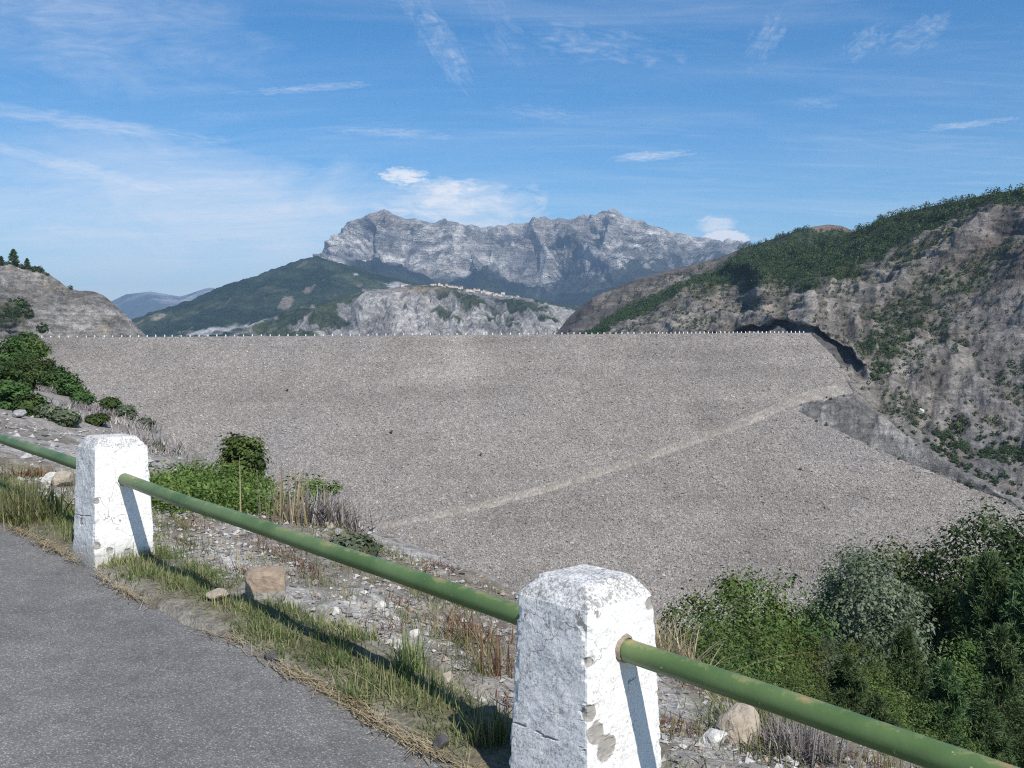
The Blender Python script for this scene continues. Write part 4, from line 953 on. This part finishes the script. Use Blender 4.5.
# ------------------------------------------------------------------ grass and herbs
def blades(name, base, h, mat, rng, width=.004, lean=.35, segs=4, tone=None, curl=.5, group=True):
    n = len(base); a = rng.uniform(0, 2 * pi, n); ln = rng.normal(0, lean, n)
    d = np.stack([np.cos(a), np.sin(a), np.zeros(n)], -1); sd = np.stack([-np.sin(a), np.cos(a), np.zeros(n)], -1)
    t = np.linspace(0, 1, segs + 1)
    h = np.broadcast_to(h, (n,)); w = np.broadcast_to(width, (n,))
    horiz = (ln[:, None] * t + curl * np.abs(ln)[:, None] * t ** 2 * np.sign(ln)[:, None]) * h[:, None]
    vert = (t - .35 * np.abs(ln)[:, None] * t ** 2) * h[:, None]
    C = base[:, None] + d[:, None] * horiz[..., None] + np.array([0, 0, 1.])[None, None] * vert[..., None]
    ww = w[:, None] * (1 - t ** 1.6 * .92)
    V = np.stack([C - sd[:, None] * ww[..., None], C + sd[:, None] * ww[..., None]], 2)      # n, s+1, 2, 3
    k = (segs + 1) * 2
    f = np.array([[2 * i, 2 * i + 1, 2 * i + 3, 2 * i + 2] for i in range(segs)])
    Fc = ((np.arange(n) * k)[:, None, None] + f[None]).reshape(-1, 4)
    tn = rng.uniform(0, 1, n) if tone is None else np.clip(tone, 0, 1)
    tv = np.clip(tn[:, None] + .18 * t[None], 0, 1)
    return mesh_from(name, V.reshape(-1, 3), Fc, mat, True, np.repeat(np.repeat(tv, 2, 1).reshape(-1)[:, None], 3, 1))
rng = np.random.default_rng(43)
# verge strip: tussocks along the asphalt
def clumped(n, nc, ulo, uhi, vfun, spread, rng):
    cu = rng.uniform(ulo, uhi, nc); cv = vfun(nc); k = rng.integers(0, nc, n)
    return cu[k] + rng.normal(0, 1, n) * spread * 1.4, cv[k] + rng.normal(0, 1, n) * spread, k
gu, gv_, k = clumped(26000, 210, -1.2, 9.5, lambda m: rng.normal(.10, .15, m), .07, rng)
d_ = fbm(gu * .7, gu * 0 + 7, oct=3, seed=161)
ok = (gv_ > -.26 + .05 * fbm(gu * 6, gu * 0, oct=2, seed=162)) & (gv_ < .75) & (d_ > -.42 - .4 * (k % 3 == 0)) & ~((np.abs(gu) < .2) & (np.abs(gv_) < .19)) & ~((np.abs(gu - 4.245) < .2) & (np.abs(gv_) < .19))
gu, gv_, k = gu[ok], gv_[ok], k[ok]
x, y = uv2xy(gu, gv_); ct = rng.uniform(.05, .78, 210)[k]
hh = np.clip(rng.uniform(.022, .085, len(x)) * (1 + .8 * (rng.uniform(0, 1, len(x)) > .93)) * (.6 + .8 * rng.uniform(0, 1, 210)[k]), .03, .35) * np.interp(gv_, [-.25, -.05], [.45, 1])
tag(link('grass', blades('grass', np.stack([x, y, gz(x, y) - .01], -1), hh, M['grass'], rng, .0028, .45, 4, ct + rng.normal(0, .15, len(x)))), kind='stuff')
# cut straw lying along the asphalt edge
n = 3600; u = rng.uniform(-1.2, 9, n); u = u[fbm(u * 2.2, u * 0 + 9, oct=3, seed=163) + rng.normal(0, .25, n) > .05]; n = len(u); v = -.235 + rng.normal(0, .022, n) + .05 * fbm(u * 1.1, u * 0, oct=2, seed=131)
x, y = uv2xy(u, v); a = rng.normal(0, .5, n) + math.atan2(RD[1], RD[0]); ln = rng.uniform(.03, .11, n)
dx = np.stack([np.cos(a), np.sin(a), rng.normal(0, .12, n)], -1) * ln[:, None]; sd = np.stack([-np.sin(a), np.cos(a), np.zeros(n)], -1) * .0022
b0 = np.stack([x, y, roadz(u) + rng.uniform(.004, .03, n)], -1)
V = np.stack([b0 - dx - sd, b0 - dx + sd, b0 + dx + sd * .4, b0 + dx - sd * .4], 1).reshape(-1, 3)
tag(link('straw', mesh_from('straw', V, np.arange(4 * n).reshape(-1, 4), M['straw'], False, np.repeat(np.repeat(rng.uniform(0, 1, n), 4)[:, None], 3, 1))), kind='stuff')
# thin grass and dead stems over the gravel
gu, gv_, k = clumped(9000, 120, -3, 9, lambda m: rng.uniform(.5, 2.6, m), .08, rng); x, y = uv2xy(gu, gv_)
tag(link('dry_grass', blades('dry_grass', np.stack([x, y, gz(x, y) - .01], -1), rng.uniform(.04, .16, len(x)), M['grass'], rng, .0022, .5, 3, rng.uniform(.25, .95, 120)[k])), kind='stuff')
gu, gv_, k = clumped(8000, 70, -3, 9, lambda m: rng.uniform(.45, 2.5, m), .075, rng); x, y = uv2xy(gu, gv_)
tag(link('rusty_ground_cover', blades('rusty_ground_cover', np.stack([x, y, gz(x, y) - .01], -1), rng.uniform(.02, .09, len(x)), M['rust'], rng, .0035, .9, 2)), kind='stuff')
# green low herbs behind the rail left of centre
def at_px(px_, py_): return ground_at(px_, py_)
pts = []
for i in range(520):
    hx_, hy_ = rng.uniform(148, 350), rng.uniform(466, 514)
    if float(fbm(hx_ / 26, hy_ / 12, oct=3, seed=171)) < -.12 + .35 * (hx_ > 270): continue
    q = ground_at(hx_, hy_)
    if q is not None and 5 < q[1] < 22: pts.append(q)
pts = np.array(pts)
if len(pts):
    idx = np.repeat(np.arange(len(pts)), 90); cen = pts[idx] + np.column_stack([rng.normal(0, .16, (len(idx), 2)), np.abs(rng.normal(.1, .12, len(idx)))])
    cen[:, 2] = gz(cen[:, 0], cen[:, 1]) + np.abs(rng.normal(.03, .075, len(idx)))
    V, f = leaf_quads(cen, rng.uniform(.012, .03, len(idx)), rng); tone = np.repeat(rng.uniform(0, 1, len(idx)), 4)
    tag(link('green_ground_cover', mesh_from('green_ground_cover', V, f, M['herb'], False, np.repeat(tone[:, None], 3, 1))), kind='stuff')

def clump_blades(p, n, r, h, mat, seed, width, lean, name):
    g = np.random.default_rng(seed); b_ = np.column_stack([g.normal(0, r, n), g.normal(0, r, n), np.zeros(n) - .02]); b_[:, 2] += gz(p[0] + b_[:, 0], p[1] + b_[:, 1]) - gz(p[0], p[1])
    return blades(name, b_, h * g.uniform(.5, 1.15, n), mat, g, width, lean, 5)
def plant(px_, py_, hpx, wpx, mat, n, lab, name='grass_tussock', cat='tussock', width=.004, lean=.22, seed=0):
    p = ground_at(px_, py_)
    if p is None or p[1] > 12: p = un(px_, py_, 9.8)
    d = p[1]; o = link(name, clump_blades(p, n, wpx * d / F / 3.2, hpx * d / F, mat, seed, width * d / 5, lean, name), None, (p[0], p[1], float(gz(p[0], p[1])))); return tag(o, lab, cat)
plant(290, 526, 66, 56, M['straw'], 55, 'tall straw coloured grass stalks behind the middle rail', seed=1)
plant(330, 530, 40, 50, M['greytwig'], 420, 'grey dry twiggy tuft right of the tall straw stalks', lean=.6, seed=2)
plant(676, 662, 50, 60, M['straw'], 170, 'dry straw tussock right behind the nearest post', lean=.45, seed=3)
plant(712, 672, 40, 50, M['rust'], 500, 'reddish brown dry tuft right of the straw tussock behind the nearest post', lean=.6, seed=4)
plant(762, 742, 62, 70, M['grass'], 520, 'green and yellow grass tussock under the lower right rail', lean=.5, seed=5)
plant(800, 764, 50, 60, M['greytwig'], 600, 'grey twiggy dry bush at the frame bottom under the right rail', lean=.7, seed=6)
plant(470, 632, 34, 60, M['rust'], 130, 'reddish dry herb clump left of the nearest post top, below the rail', lean=.8, seed=7)
plant(498, 668, 60, 40, M['rust'], 70, 'dark dead stalks right against the left side of the nearest post', lean=.25, seed=8, width=.003)
plant(20, 520, 38, 70, M['grass'], 420, 'grass tussock with tall stems at the left edge beside the road', lean=.35, seed=9)
plant(40, 446, 14, 46, M['rust'], 420, 'low brown tuft on the gravel bank near the left edge', lean=.6, seed=10)
plant(240, 565, 90, 26, M['straw'], 5, 'few thin pale stems rising across the middle rail', lean=.08, seed=11, width=.002)
plant(535, 600, 60, 30, M['straw'], 14, 'thin dry stems rising just left of the nearest post top', lean=.15, seed=12, width=.002)
plant(410, 676, 46, 26, M['grass'], 120, 'upright green grass tuft at the edge of the dark hollow under the rail', lean=.3, seed=13)
plant(350, 700, 26, 50, M['grass'], 260, 'thick green tussock on the road edge, middle of the verge', lean=.45, seed=14)
plant(490, 745, 46, 30, M['grass'], 160, 'green grass tuft at the foot of the nearest post', lean=.4, seed=15)

# ------------------------------------------------------------------ bushes and trees
def near_bush(px_, pbase, wpx, hpx, depth, mat, seed, lab, name='bush', leaves=60, clumps=46, ls=.045, z0=0.02):
    q = ground_at(px_, pbase)
    if q is not None and q[1] < depth: depth = float(q[1])
    p = un(px_, pbase, depth); g = np.random.default_rng(seed); R = wpx * depth / F / 2; H = hpx * depth / F
    zg = float(gz(p[0], p[1])); 
    H2 = max(p[2] + H - zg, .3 * H)
    z0_ = max(0.0, (p[2] - zg) / H2) * .3
    cm, C = crown_mesh('bush_crown', mat, H2, R, clumps, leaves, ls, g, z0=z0_, clr=.3)
    tm = trunk_mesh('bush_stem', M['bark'], H2, C, g, r=.02 + .01 * R)
    e = bpy.data.objects.new(name, None); COL.objects.link(e); e.location = (p[0], p[1], zg); tag(e, lab, 'bush')
    link('crown', cm, e); link('stem', tm, e); return e
near_bush(244, 482, 50, 46, 15.5, M['leaf_oak'], 201, 'rounded olive green bush standing behind the rail against the dam', ls=.038, clumps=80)
near_bush(312, 508, 62, 30, 12.0, M['herb'], 202, 'low spreading green bush right of the rounded one', ls=.03)
near_bush(356, 556, 44, 20, 10.0, M['leaf_grey'], 203, 'small low grey green bush at the verge rim behind the middle rail', ls=.026)
# scrub on the left flank
lf = [(8, 372, 46, 36, 80, 'leaf_dark'), (28, 360, 40, 22, 85, 'leaf_oak'), (4, 395, 40, 34, 66, 'leaf_dark'), (22, 388, 38, 30, 66, 'leaf_oak'), (38, 382, 34, 26, 70, 'leaf_dark'), (56, 388, 30, 22, 66, 'leaf_dark'), (70, 396, 26, 20, 62, 'leaf_oak'), (12, 408, 34, 26, 52, 'leaf_dark'), (30, 416, 30, 22, 48, 'leaf_dark'), (84, 404, 22, 12, 52, 'leaf_grey'), (66, 424, 26, 14, 40, 'leaf_grey'), (48, 420, 22, 14, 44, 'leaf_oak'), (110, 412, 20, 14, 48, 'leaf_oak'), (126, 418, 18, 12, 44, 'leaf_grey'), (144, 428, 14, 10, 40, 'leaf_oak'), (22, 346, 30, 14, 95, 'leaf_dark'), (34, 355, 28, 16, 90, 'leaf_oak'), (158, 452, 16, 8, 30, 'leaf_grey'), (95, 424, 20, 9, 38, 'leaf_grey')]
names = ['at the left frame edge, highest', 'in the upper row right of the highest one', 'against the left frame edge, second row', 'second in the second row from the left', 'third in the second row, dark', 'fourth in the second row, above the bare bank', 'at the right end of the second row', 'against the left edge just above the pale gravel', 'dark and low above the pale gravel', 'small and grey at the slope rim', 'greyish on the bank left of the farther post', 'olive, among the tufts above the gravel', 'small green alone on the slope rim', 'small grey next to the lone green one', 'tiny green at the rim left of the rail post', 'just under the left end of the dam crest', 'below the crest end, green', 'flat and grey low on the rim', 'flat and grey in the middle of the bank']
lf = [(x, yb, w, h, d, {0: 'leaf_dark', 1: mt, 2: 'leaf_grey' if k > 8 else 'leaf_dark'}[k % 3]) for k, (x, yb, w, h, d, mt) in enumerate(lf)]
for i, (x, yb, w, h, d, mt) in enumerate(lf):
    near_bush(x, yb, w * .95, h * .95, d, M[mt], 300 + i, 'scrub bush on the left slope, ' + names[i], leaves=60, clumps=64, ls=.0012 * d + .014)
# pale dry twigs on the left slope rim
for i, (x, yb, w, h, d) in enumerate(((60, 405, 60, 20, 58), (130, 440, 70, 26, 34), (165, 462, 60, 26, 26), (100, 432, 60, 22, 40))):
    p = un(x, yb, d); p[2] = gz(p[0], p[1]); nb = 500; g = np.random.default_rng(500 + i); r = w * d / F / 2.6
    b_ = np.column_stack([g.normal(0, r, nb), g.normal(0, r, nb), np.zeros(nb)]); b_[:, 2] = gz(p[0] + b_[:, 0], p[1] + b_[:, 1]) - p[2]
    o = link('dry_scrub', blades('dry_scrub', b_, g.uniform(.3, .8, nb) * .5, M['greytwig'], g, .0006 * d, .7, 3), None, p)
    tag(o, kind='stuff')

# wood on the lower right slope
tr_rng = np.random.default_rng(61)
VAR = {}
def variant(kind, j):
    key = (kind, j)
    if key in VAR: return VAR[key]
    g = np.random.default_rng(700 + hash(kind) % 1 + j * 13 + len(kind) * 101)
    if kind == 'pine':
        c, t = pine_mesh('pine_crown', M['needle'], 8, 2.3, g, 18, 7, 34, .04, .035, .30)
    else:
        mat = {'oak': 'leaf_oak', 'light': 'leaf_light', 'dark': 'leaf_dark', 'grey': 'leaf_grey'}[kind]
        sh = 'tall' if kind == 'grey' else 'round'
        c, C = crown_mesh(kind + '_crown', M[mat], 8, 3.0, 230, 120, .072, g, z0=.06, shape=sh, clr=.17)
        t = trunk_mesh(kind + '_trunk', M['palebark' if kind == 'grey' else 'bark'], 8, C, g, .13)
    VAR[key] = (c, t); return VAR[key]
HUE = {'oak': 'mid green leafy tree', 'light': 'yellowish green leafy tree', 'dark': 'dark green leafy tree', 'grey': 'silvery grey leaved tree', 'pine': 'dark needled pine'}
NM = {'oak': 'leafy_tree', 'light': 'leafy_tree', 'dark': 'leafy_tree', 'grey': 'poplar_tree', 'pine': 'pine_tree'}
def tree(px_, ptop, depth, wpx, kind, lab):
    p = un(px_, ptop, depth); zg = float(gz(p[0], p[1])); H = p[2] - zg
    H = max(H, 1.6)
    c, t = variant(kind, int(tr_rng.integers(0, 3)))
    R = wpx * depth / F / 2; e = bpy.data.objects.new(NM[kind], None); COL.objects.link(e); e.location = (p[0], p[1], zg)
    r0 = 2.3 if kind == 'pine' else 3.0 * (.75 if kind == 'grey' else 1)
    sx, sz = R / r0, H / 8.0
    sx = max(sx, sz / 1.3); sz2 = max(sz, sx / 1.5)
    e.location.z = p[2] - 8.0 * sz2
    e.scale = (sx, sx, sz2); e.rotation_euler = (0, 0, tr_rng.uniform(0, 6.28)); tag(e, lab, 'tree', 'trees in the wood below the rail')
    link('crown', c, e); link('trunk', t, e)
TREES = [
 # back row against the dam
 (690, 588, 42, 60, 'oak', 'mid green tree just right of the nearest post top'), (722, 572, 48, 84, 'oak', 'olive tree with domed top against the dam, second right of the post'), (748, 572, 50, 76, 'light', 'yellowish green tree right beside the domed olive one'),
 (790, 598, 52, 70, 'light', 'low yellowish green tree where the wood dips lowest'), (820, 600, 66, 50, 'oak', 'small green tree in the dip left of the silvery one'), (846, 556, 68, 50, 'dark', 'dark tree overlapping the left side of the silvery one'), (868, 540, 50, 58, 'grey', 'tall silvery grey tree standing out against the dam'),
 (928, 533, 60, 76, 'oak', 'rounded mid green tree right of the silvery one'), (975, 538, 64, 60, 'oak', 'mid green tree between the rounded one and the right edge trees'), (1010, 515, 58, 80, 'dark', 'tall dark tree reaching up at the right frame edge'), (1032, 500, 56, 60, 'dark', 'dark tree half cut by the right frame edge, highest of the wood'),
 # middle
 (700, 622, 32, 70, 'oak', 'bushy green tree behind the dry tussock by the nearest post'), (742, 618, 36, 84, 'oak', 'mid green tree in the middle rank, below the domed olive one'), (790, 628, 38, 80, 'light', 'light green tree in the middle rank under the dip'), (830, 636, 40, 76, 'grey', 'dull greyish tree in the middle rank under the dark pair'),
 (862, 632, 42, 70, 'oak', 'green tree at the foot of the silvery one'), (906, 640, 44, 66, 'pine', 'young pine below the shady gap'), (952, 632, 46, 60, 'oak', 'green tree right of the shady gap, low'), (990, 572, 52, 70, 'pine', 'tall pine with a pointed top near the right edge'), (1030, 590, 50, 80, 'pine', 'pine cut by the right edge beside the pointed one'), (960, 600, 60, 56, 'dark', 'dark tree behind the pointed pine, left of it'),
 # front
 (735, 655, 24, 80, 'oak', 'leafy green tree directly above the right rail, first from the post'), (790, 668, 26, 90, 'oak', 'leafy green tree directly above the right rail, second from the post'), (845, 664, 30, 84, 'pine', 'pine in the front rank above the rail, left of centre of the wood'), (895, 668, 32, 90, 'oak', 'broad green tree in the front rank above the rail, middle'), (945, 672, 32, 84, 'pine', 'bushy pine in the front rank under the pointed pine'), (1000, 640, 36, 90, 'pine', 'broad pine in the front rank at the right edge'), (1030, 690, 28, 84, 'dark', 'dark tree in the lower right corner above the rail end'),
 (820, 700, 20, 80, 'dark', 'dark shrubby tree half behind the rail, left'), (875, 705, 22, 84, 'pine', 'low pine half behind the rail, middle'), (930, 712, 23, 84, 'oak', 'green shrubby tree half behind the rail, right of the low pine'), (985, 712, 24, 84, 'pine', 'pine half behind the rail near the right edge'),
 (850, 744, 16, 90, 'oak', 'green shrubby tree below the rail, left'), (905, 756, 17, 80, 'dark', 'dark shrubby tree below the rail, middle'), (770, 690, 18, 60, 'light', 'light green shrubby tree behind the grass tussock under the rail'),
]
for t_ in TREES: tree(t_[0], t_[1], t_[2], t_[3] * 1.2, t_[4], t_[5])

# shrubby understorey filling the slope between the trees
rng = np.random.default_rng(67)
qx = rng.uniform(560, 1150, 3900); qd = rng.uniform(17, 75, 3900); p = un(qx, 600, qd); p[:, 2] = gz(p[:, 0], p[:, 1]); u_, v_ = xy2uv(p[:, 0], p[:, 1]); p = p[(v_ > edgev(u_) + 2.0)]
tag(bulk_trees('undergrowth', p, M['leaf_dark'], .9, 2.4, rng, 150, .055, 0, .8), kind='stuff')

# ------------------------------------------------------------------ light, air and sky
EL, AZ = radians(46), math.atan2(0.46, -0.888)
sd = np.array([cos(EL) * sin(AZ), cos(EL) * cos(AZ), sin(EL)])
sun = bpy.data.lights.new('sun', 'SUN'); sun.energy = 4.2; sun.angle = radians(.5); sun.color = (1.0, .955, .88)
so = bpy.data.objects.new('sun', sun); COL.objects.link(so)
from mathutils import Vector
so.rotation_euler = Vector(tuple(sd)).to_track_quat('Z', 'Y').to_euler(); so.location = tuple(sd * 50)

w = bpy.data.worlds.new('World'); S.world = w; w.use_nodes = True; nt = w.node_tree
bg = nt.nodes['Background']; bg.inputs['Strength'].default_value = .108
sk = N(nt, 'ShaderNodeTexSky', sky_type='NISHITA'); sk.sun_disc = False; sk.sun_elevation = EL; sk.sun_rotation = AZ; sk.altitude = 800; sk.air_density = 1.0; sk.dust_density = .6; sk.ozone_density = 2.2
tc = N(nt, 'ShaderNodeTexCoord').outputs['Generated']
sp = N(nt, 'ShaderNodeSeparateXYZ'); L(nt, tc, sp.inputs[0])
zz = math_(nt, 'ADD', math_(nt, 'MAXIMUM', sp.outputs[2], 0.0), .12)
pj = N(nt, 'ShaderNodeCombineXYZ'); L(nt, math_(nt, 'DIVIDE', sp.outputs[0], zz), pj.inputs[0]); L(nt, math_(nt, 'DIVIDE', sp.outputs[1], zz), pj.inputs[1])
def cirrus(rot, sc, s1, d, lo, hi, seed):
    mp = N(nt, 'ShaderNodeMapping'); mp.inputs['Rotation'].default_value = (0, 0, rot); mp.inputs['Scale'].default_value = sc; mp.inputs['Location'].default_value = (seed, seed * .7, 0)
    L(nt, pj.outputs[0], mp.inputs['Vector'])
    n = N(nt, 'ShaderNodeTexNoise'); n.inputs['Scale'].default_value = s1; n.inputs['Detail'].default_value = 9; n.inputs['Roughness'].default_value = .62; n.inputs['Distortion'].default_value = d
    L(nt, mp.outputs[0], n.inputs['Vector']); return ramp(nt, n.outputs['Fac'], [(lo, 0.0), (hi, 1.0)])
def dirv(px_, py_): v = un(px_, py_, 1.0); return v / np.linalg.norm(v)
def blob(px_, py_, rx, ry, soft, nscale=30, namp=.5, tilt=0.0):
    """a cloud patch round one direction of the sky, edge broken by noise"""
    c = dirv(px_, py_); r = np.array([c[1], -c[0], 0]); r /= np.linalg.norm(r); u_ = np.cross(r, c)
    r, u_ = r * cos(tilt) + u_ * sin(tilt), u_ * cos(tilt) - r * sin(tilt)
    def dot(a):
        n = N(nt, 'ShaderNodeVectorMath', operation='DOT_PRODUCT'); L(nt, tc, n.inputs[0]); n.inputs[1].default_value = tuple(a); return n.outputs['Value']
    x = math_(nt, 'DIVIDE', dot(r), rx / F); y = math_(nt, 'DIVIDE', dot(u_), ry / F)
    d2 = math_(nt, 'ADD', math_(nt, 'MULTIPLY', x, x), math_(nt, 'MULTIPLY', y, y))
    cv = N(nt, 'ShaderNodeCombineXYZ'); L(nt, math_(nt, 'MULTIPLY', x, 1.1 * max(1.0, (rx / ry) ** .45)), cv.inputs[0]); L(nt, math_(nt, 'MULTIPLY', y, 1.5), cv.inputs[1]); cv.inputs[2].default_value = px_ * .37 + py_
    nn = N(nt, 'ShaderNodeTexNoise'); nn.inputs['Scale'].default_value = 1.3; nn.inputs['Detail'].default_value = 10; nn.inputs['Roughness'].default_value = .58; nn.inputs['Distortion'].default_value = .9; L(nt, cv.outputs[0], nn.inputs['Vector'])
    n = math_(nt, 'MULTIPLY_ADD', math_(nt, 'SUBTRACT', nn.outputs['Fac'], .5), 1.5, .5)
    e = math_(nt, 'ADD', math_(nt, 'SUBTRACT', 1.0, d2), math_(nt, 'MULTIPLY', math_(nt, 'SUBTRACT', n, .5), namp * 4))
    mr = N(nt, 'ShaderNodeMapRange'); mr.inputs['From Min'].default_value = 0; mr.inputs['From Max'].default_value = soft * .8; L(nt, e, mr.inputs['Value'])
    if namp > .65: mr.inputs['From Max'].default_value = soft * 1.9
    front = math_(nt, 'GREATER_THAN', dot(c), 0.0)
    return math_(nt, 'MULTIPLY', mr.outputs[0], front)
thin = cirrus(.35, (.5, 1.6, 1), 1.5, .9, .44, .80, 3.1)
wide = cirrus(-.3, (.6, 1.0, 1), .55, .4, .40, .72, 8.3)
fine = cirrus(1.0, (.45, 2.4, 1), 3.4, 1.8, .50, .86, 5.7)
wisp = cirrus(.9, (.7, 1.3, 1), 9.0, 2.5, .38, .70, 1.9)
cl = math_(nt, 'MULTIPLY', thin, math_(nt, 'MULTIPLY_ADD', wide, .42, .06))
cl = math_(nt, 'ADD', cl, math_(nt, 'MULTIPLY', fine, math_(nt, 'MULTIPLY_ADD', wide, .26, .05)))
def addb(a, k, wispy=0.0):
    global cl
    k = min(.97, k * (1.6 if wispy < .7 else 2.1))
    a = math_(nt, 'MULTIPLY', a, math_(nt, 'MULTIPLY_ADD', wisp, wispy, 1 - wispy)) if wispy else a
    cl = math_(nt, 'ADD', cl, math_(nt, 'MULTIPLY', a, k))
addb(blob(190, 240, 340, 95, 2.0, 7, .4), .46, .2); addb(blob(60, 20, 200, 60, 2.0, 8, .5), .20, .6)
addb(blob(468, 206, 84, 25, 1.6, 22, .5), .55, .25); addb(blob(402, 176, 25, 9, 1.2, 45, .5), .62, .1)
addb(blob(440, 186, 44, 10, 1.4, 36, .6), .36, .3)
addb(blob(716, 225, 22, 10, 1.2, 55, .35), .42); addb(blob(725, 238.5, 24, 8, .5, 60, .22), .97)
addb(blob(60, 119, 150, 8, 2.0, 12, .5, -.06), .26, .4); addb(blob(60, 163, 120, 7, 2.0, 12, .5, -.2), .22, .4)
addb(blob(438, 40, 60, 16, 2.4, 18, .8, -.95), .50, .9); addb(blob(600, 46, 80, 18, 2.4, 18, .8, -.15), .40, .95); addb(blob(650, 156, 44, 5, 2.0, 36, .6, .05), .42, .5)
addb(blob(310, 88, 70, 4, 2.0, 36, .6, .12), .25, .5); addb(blob(540, 113, 44, 8, 2.2, 34, .8, -.15), .36, .8); addb(blob(866, 42, 20, 12, 2.2, 40, .8, .5), .42, .8); addb(blob(920, 33, 28, 14, 2.2, 40, .8, .4), .45, .8); addb(blob(765, 40, 26, 14, 2.2, 40, .8, .9), .36, .8); addb(blob(970, 124, 40, 3.4, 2.0, 50, .6, .05), .32, .5)
addb(blob(395, 133, 66, 5, 2.0, 40, .6, -.03), .24, .6); addb(blob(290, 175, 60, 8, 2.2, 20, .7, .1), .2, .7); addb(blob(215, 115, 30, 6, 2.2, 30, .7), .2, .6); addb(blob(815, 103, 30, 8, 2.2, 40, .8), .2, .8); addb(blob(500, 30, 40, 18, 2.4, 20, .8, -1.0), .22, .9)
cl = math_(nt, 'MINIMUM', cl, .96)
hs = N(nt, 'ShaderNodeHueSaturation'); hs.inputs['Saturation'].default_value = 1.40; hs.inputs['Value'].default_value = 1.0; L(nt, sk.outputs[0], hs.inputs['Color'])
c = mixrgb(nt, cl, hs.outputs[0], (7.6, 7.8, 8.1))
L(nt, c, bg.inputs['Color'])

# air
hz = bpy.data.materials.new('haze_air'); hz.use_nodes = True; hn = hz.node_tree
for nd in list(hn.nodes):
    if nd.type == 'BSDF_PRINCIPLED': hn.nodes.remove(nd)
pv = N(hn, 'ShaderNodeVolumePrincipled'); pv.inputs['Color'].default_value = (.46, .68, 1.0, 1); pv.inputs['Density'].default_value = 4.8e-5; pv.inputs['Anisotropy'].default_value = .0
L(hn, pv.outputs[0], hn.nodes['Material Output'].inputs['Volume'])
x0, x1, y0, y1, z0, z1 = -10500, 10500, -600, 23500, -148, 1420
V = [(x, y, z) for z in (z0, z1) for y in (y0, y1) for x in (x0, x1)]
me = bpy.data.meshes.new('haze'); me.from_pydata(V, [], [(0, 2, 3, 1), (4, 5, 7, 6), (0, 1, 5, 4), (2, 6, 7, 3), (0, 4, 6, 2), (1, 3, 7, 5)]); me.materials.append(hz)
tag(link('haze', me), kind='stuff')

# ------------------------------------------------------------------ render settings
S.view_settings.view_transform = 'Standard'; S.view_settings.look = 'None'; S.view_settings.exposure = 0.3; S.view_settings.gamma = 1
S.render.engine = 'CYCLES'; S.cycles.filter_width = 1.15; S.cycles.use_denoising = False; S.cycles.max_bounces = 6; S.cycles.diffuse_bounces = 3; S.cycles.volume_bounces = 0; S.cycles.transparent_max_bounces = 6
S.cycles.sample_clamp_indirect = 6
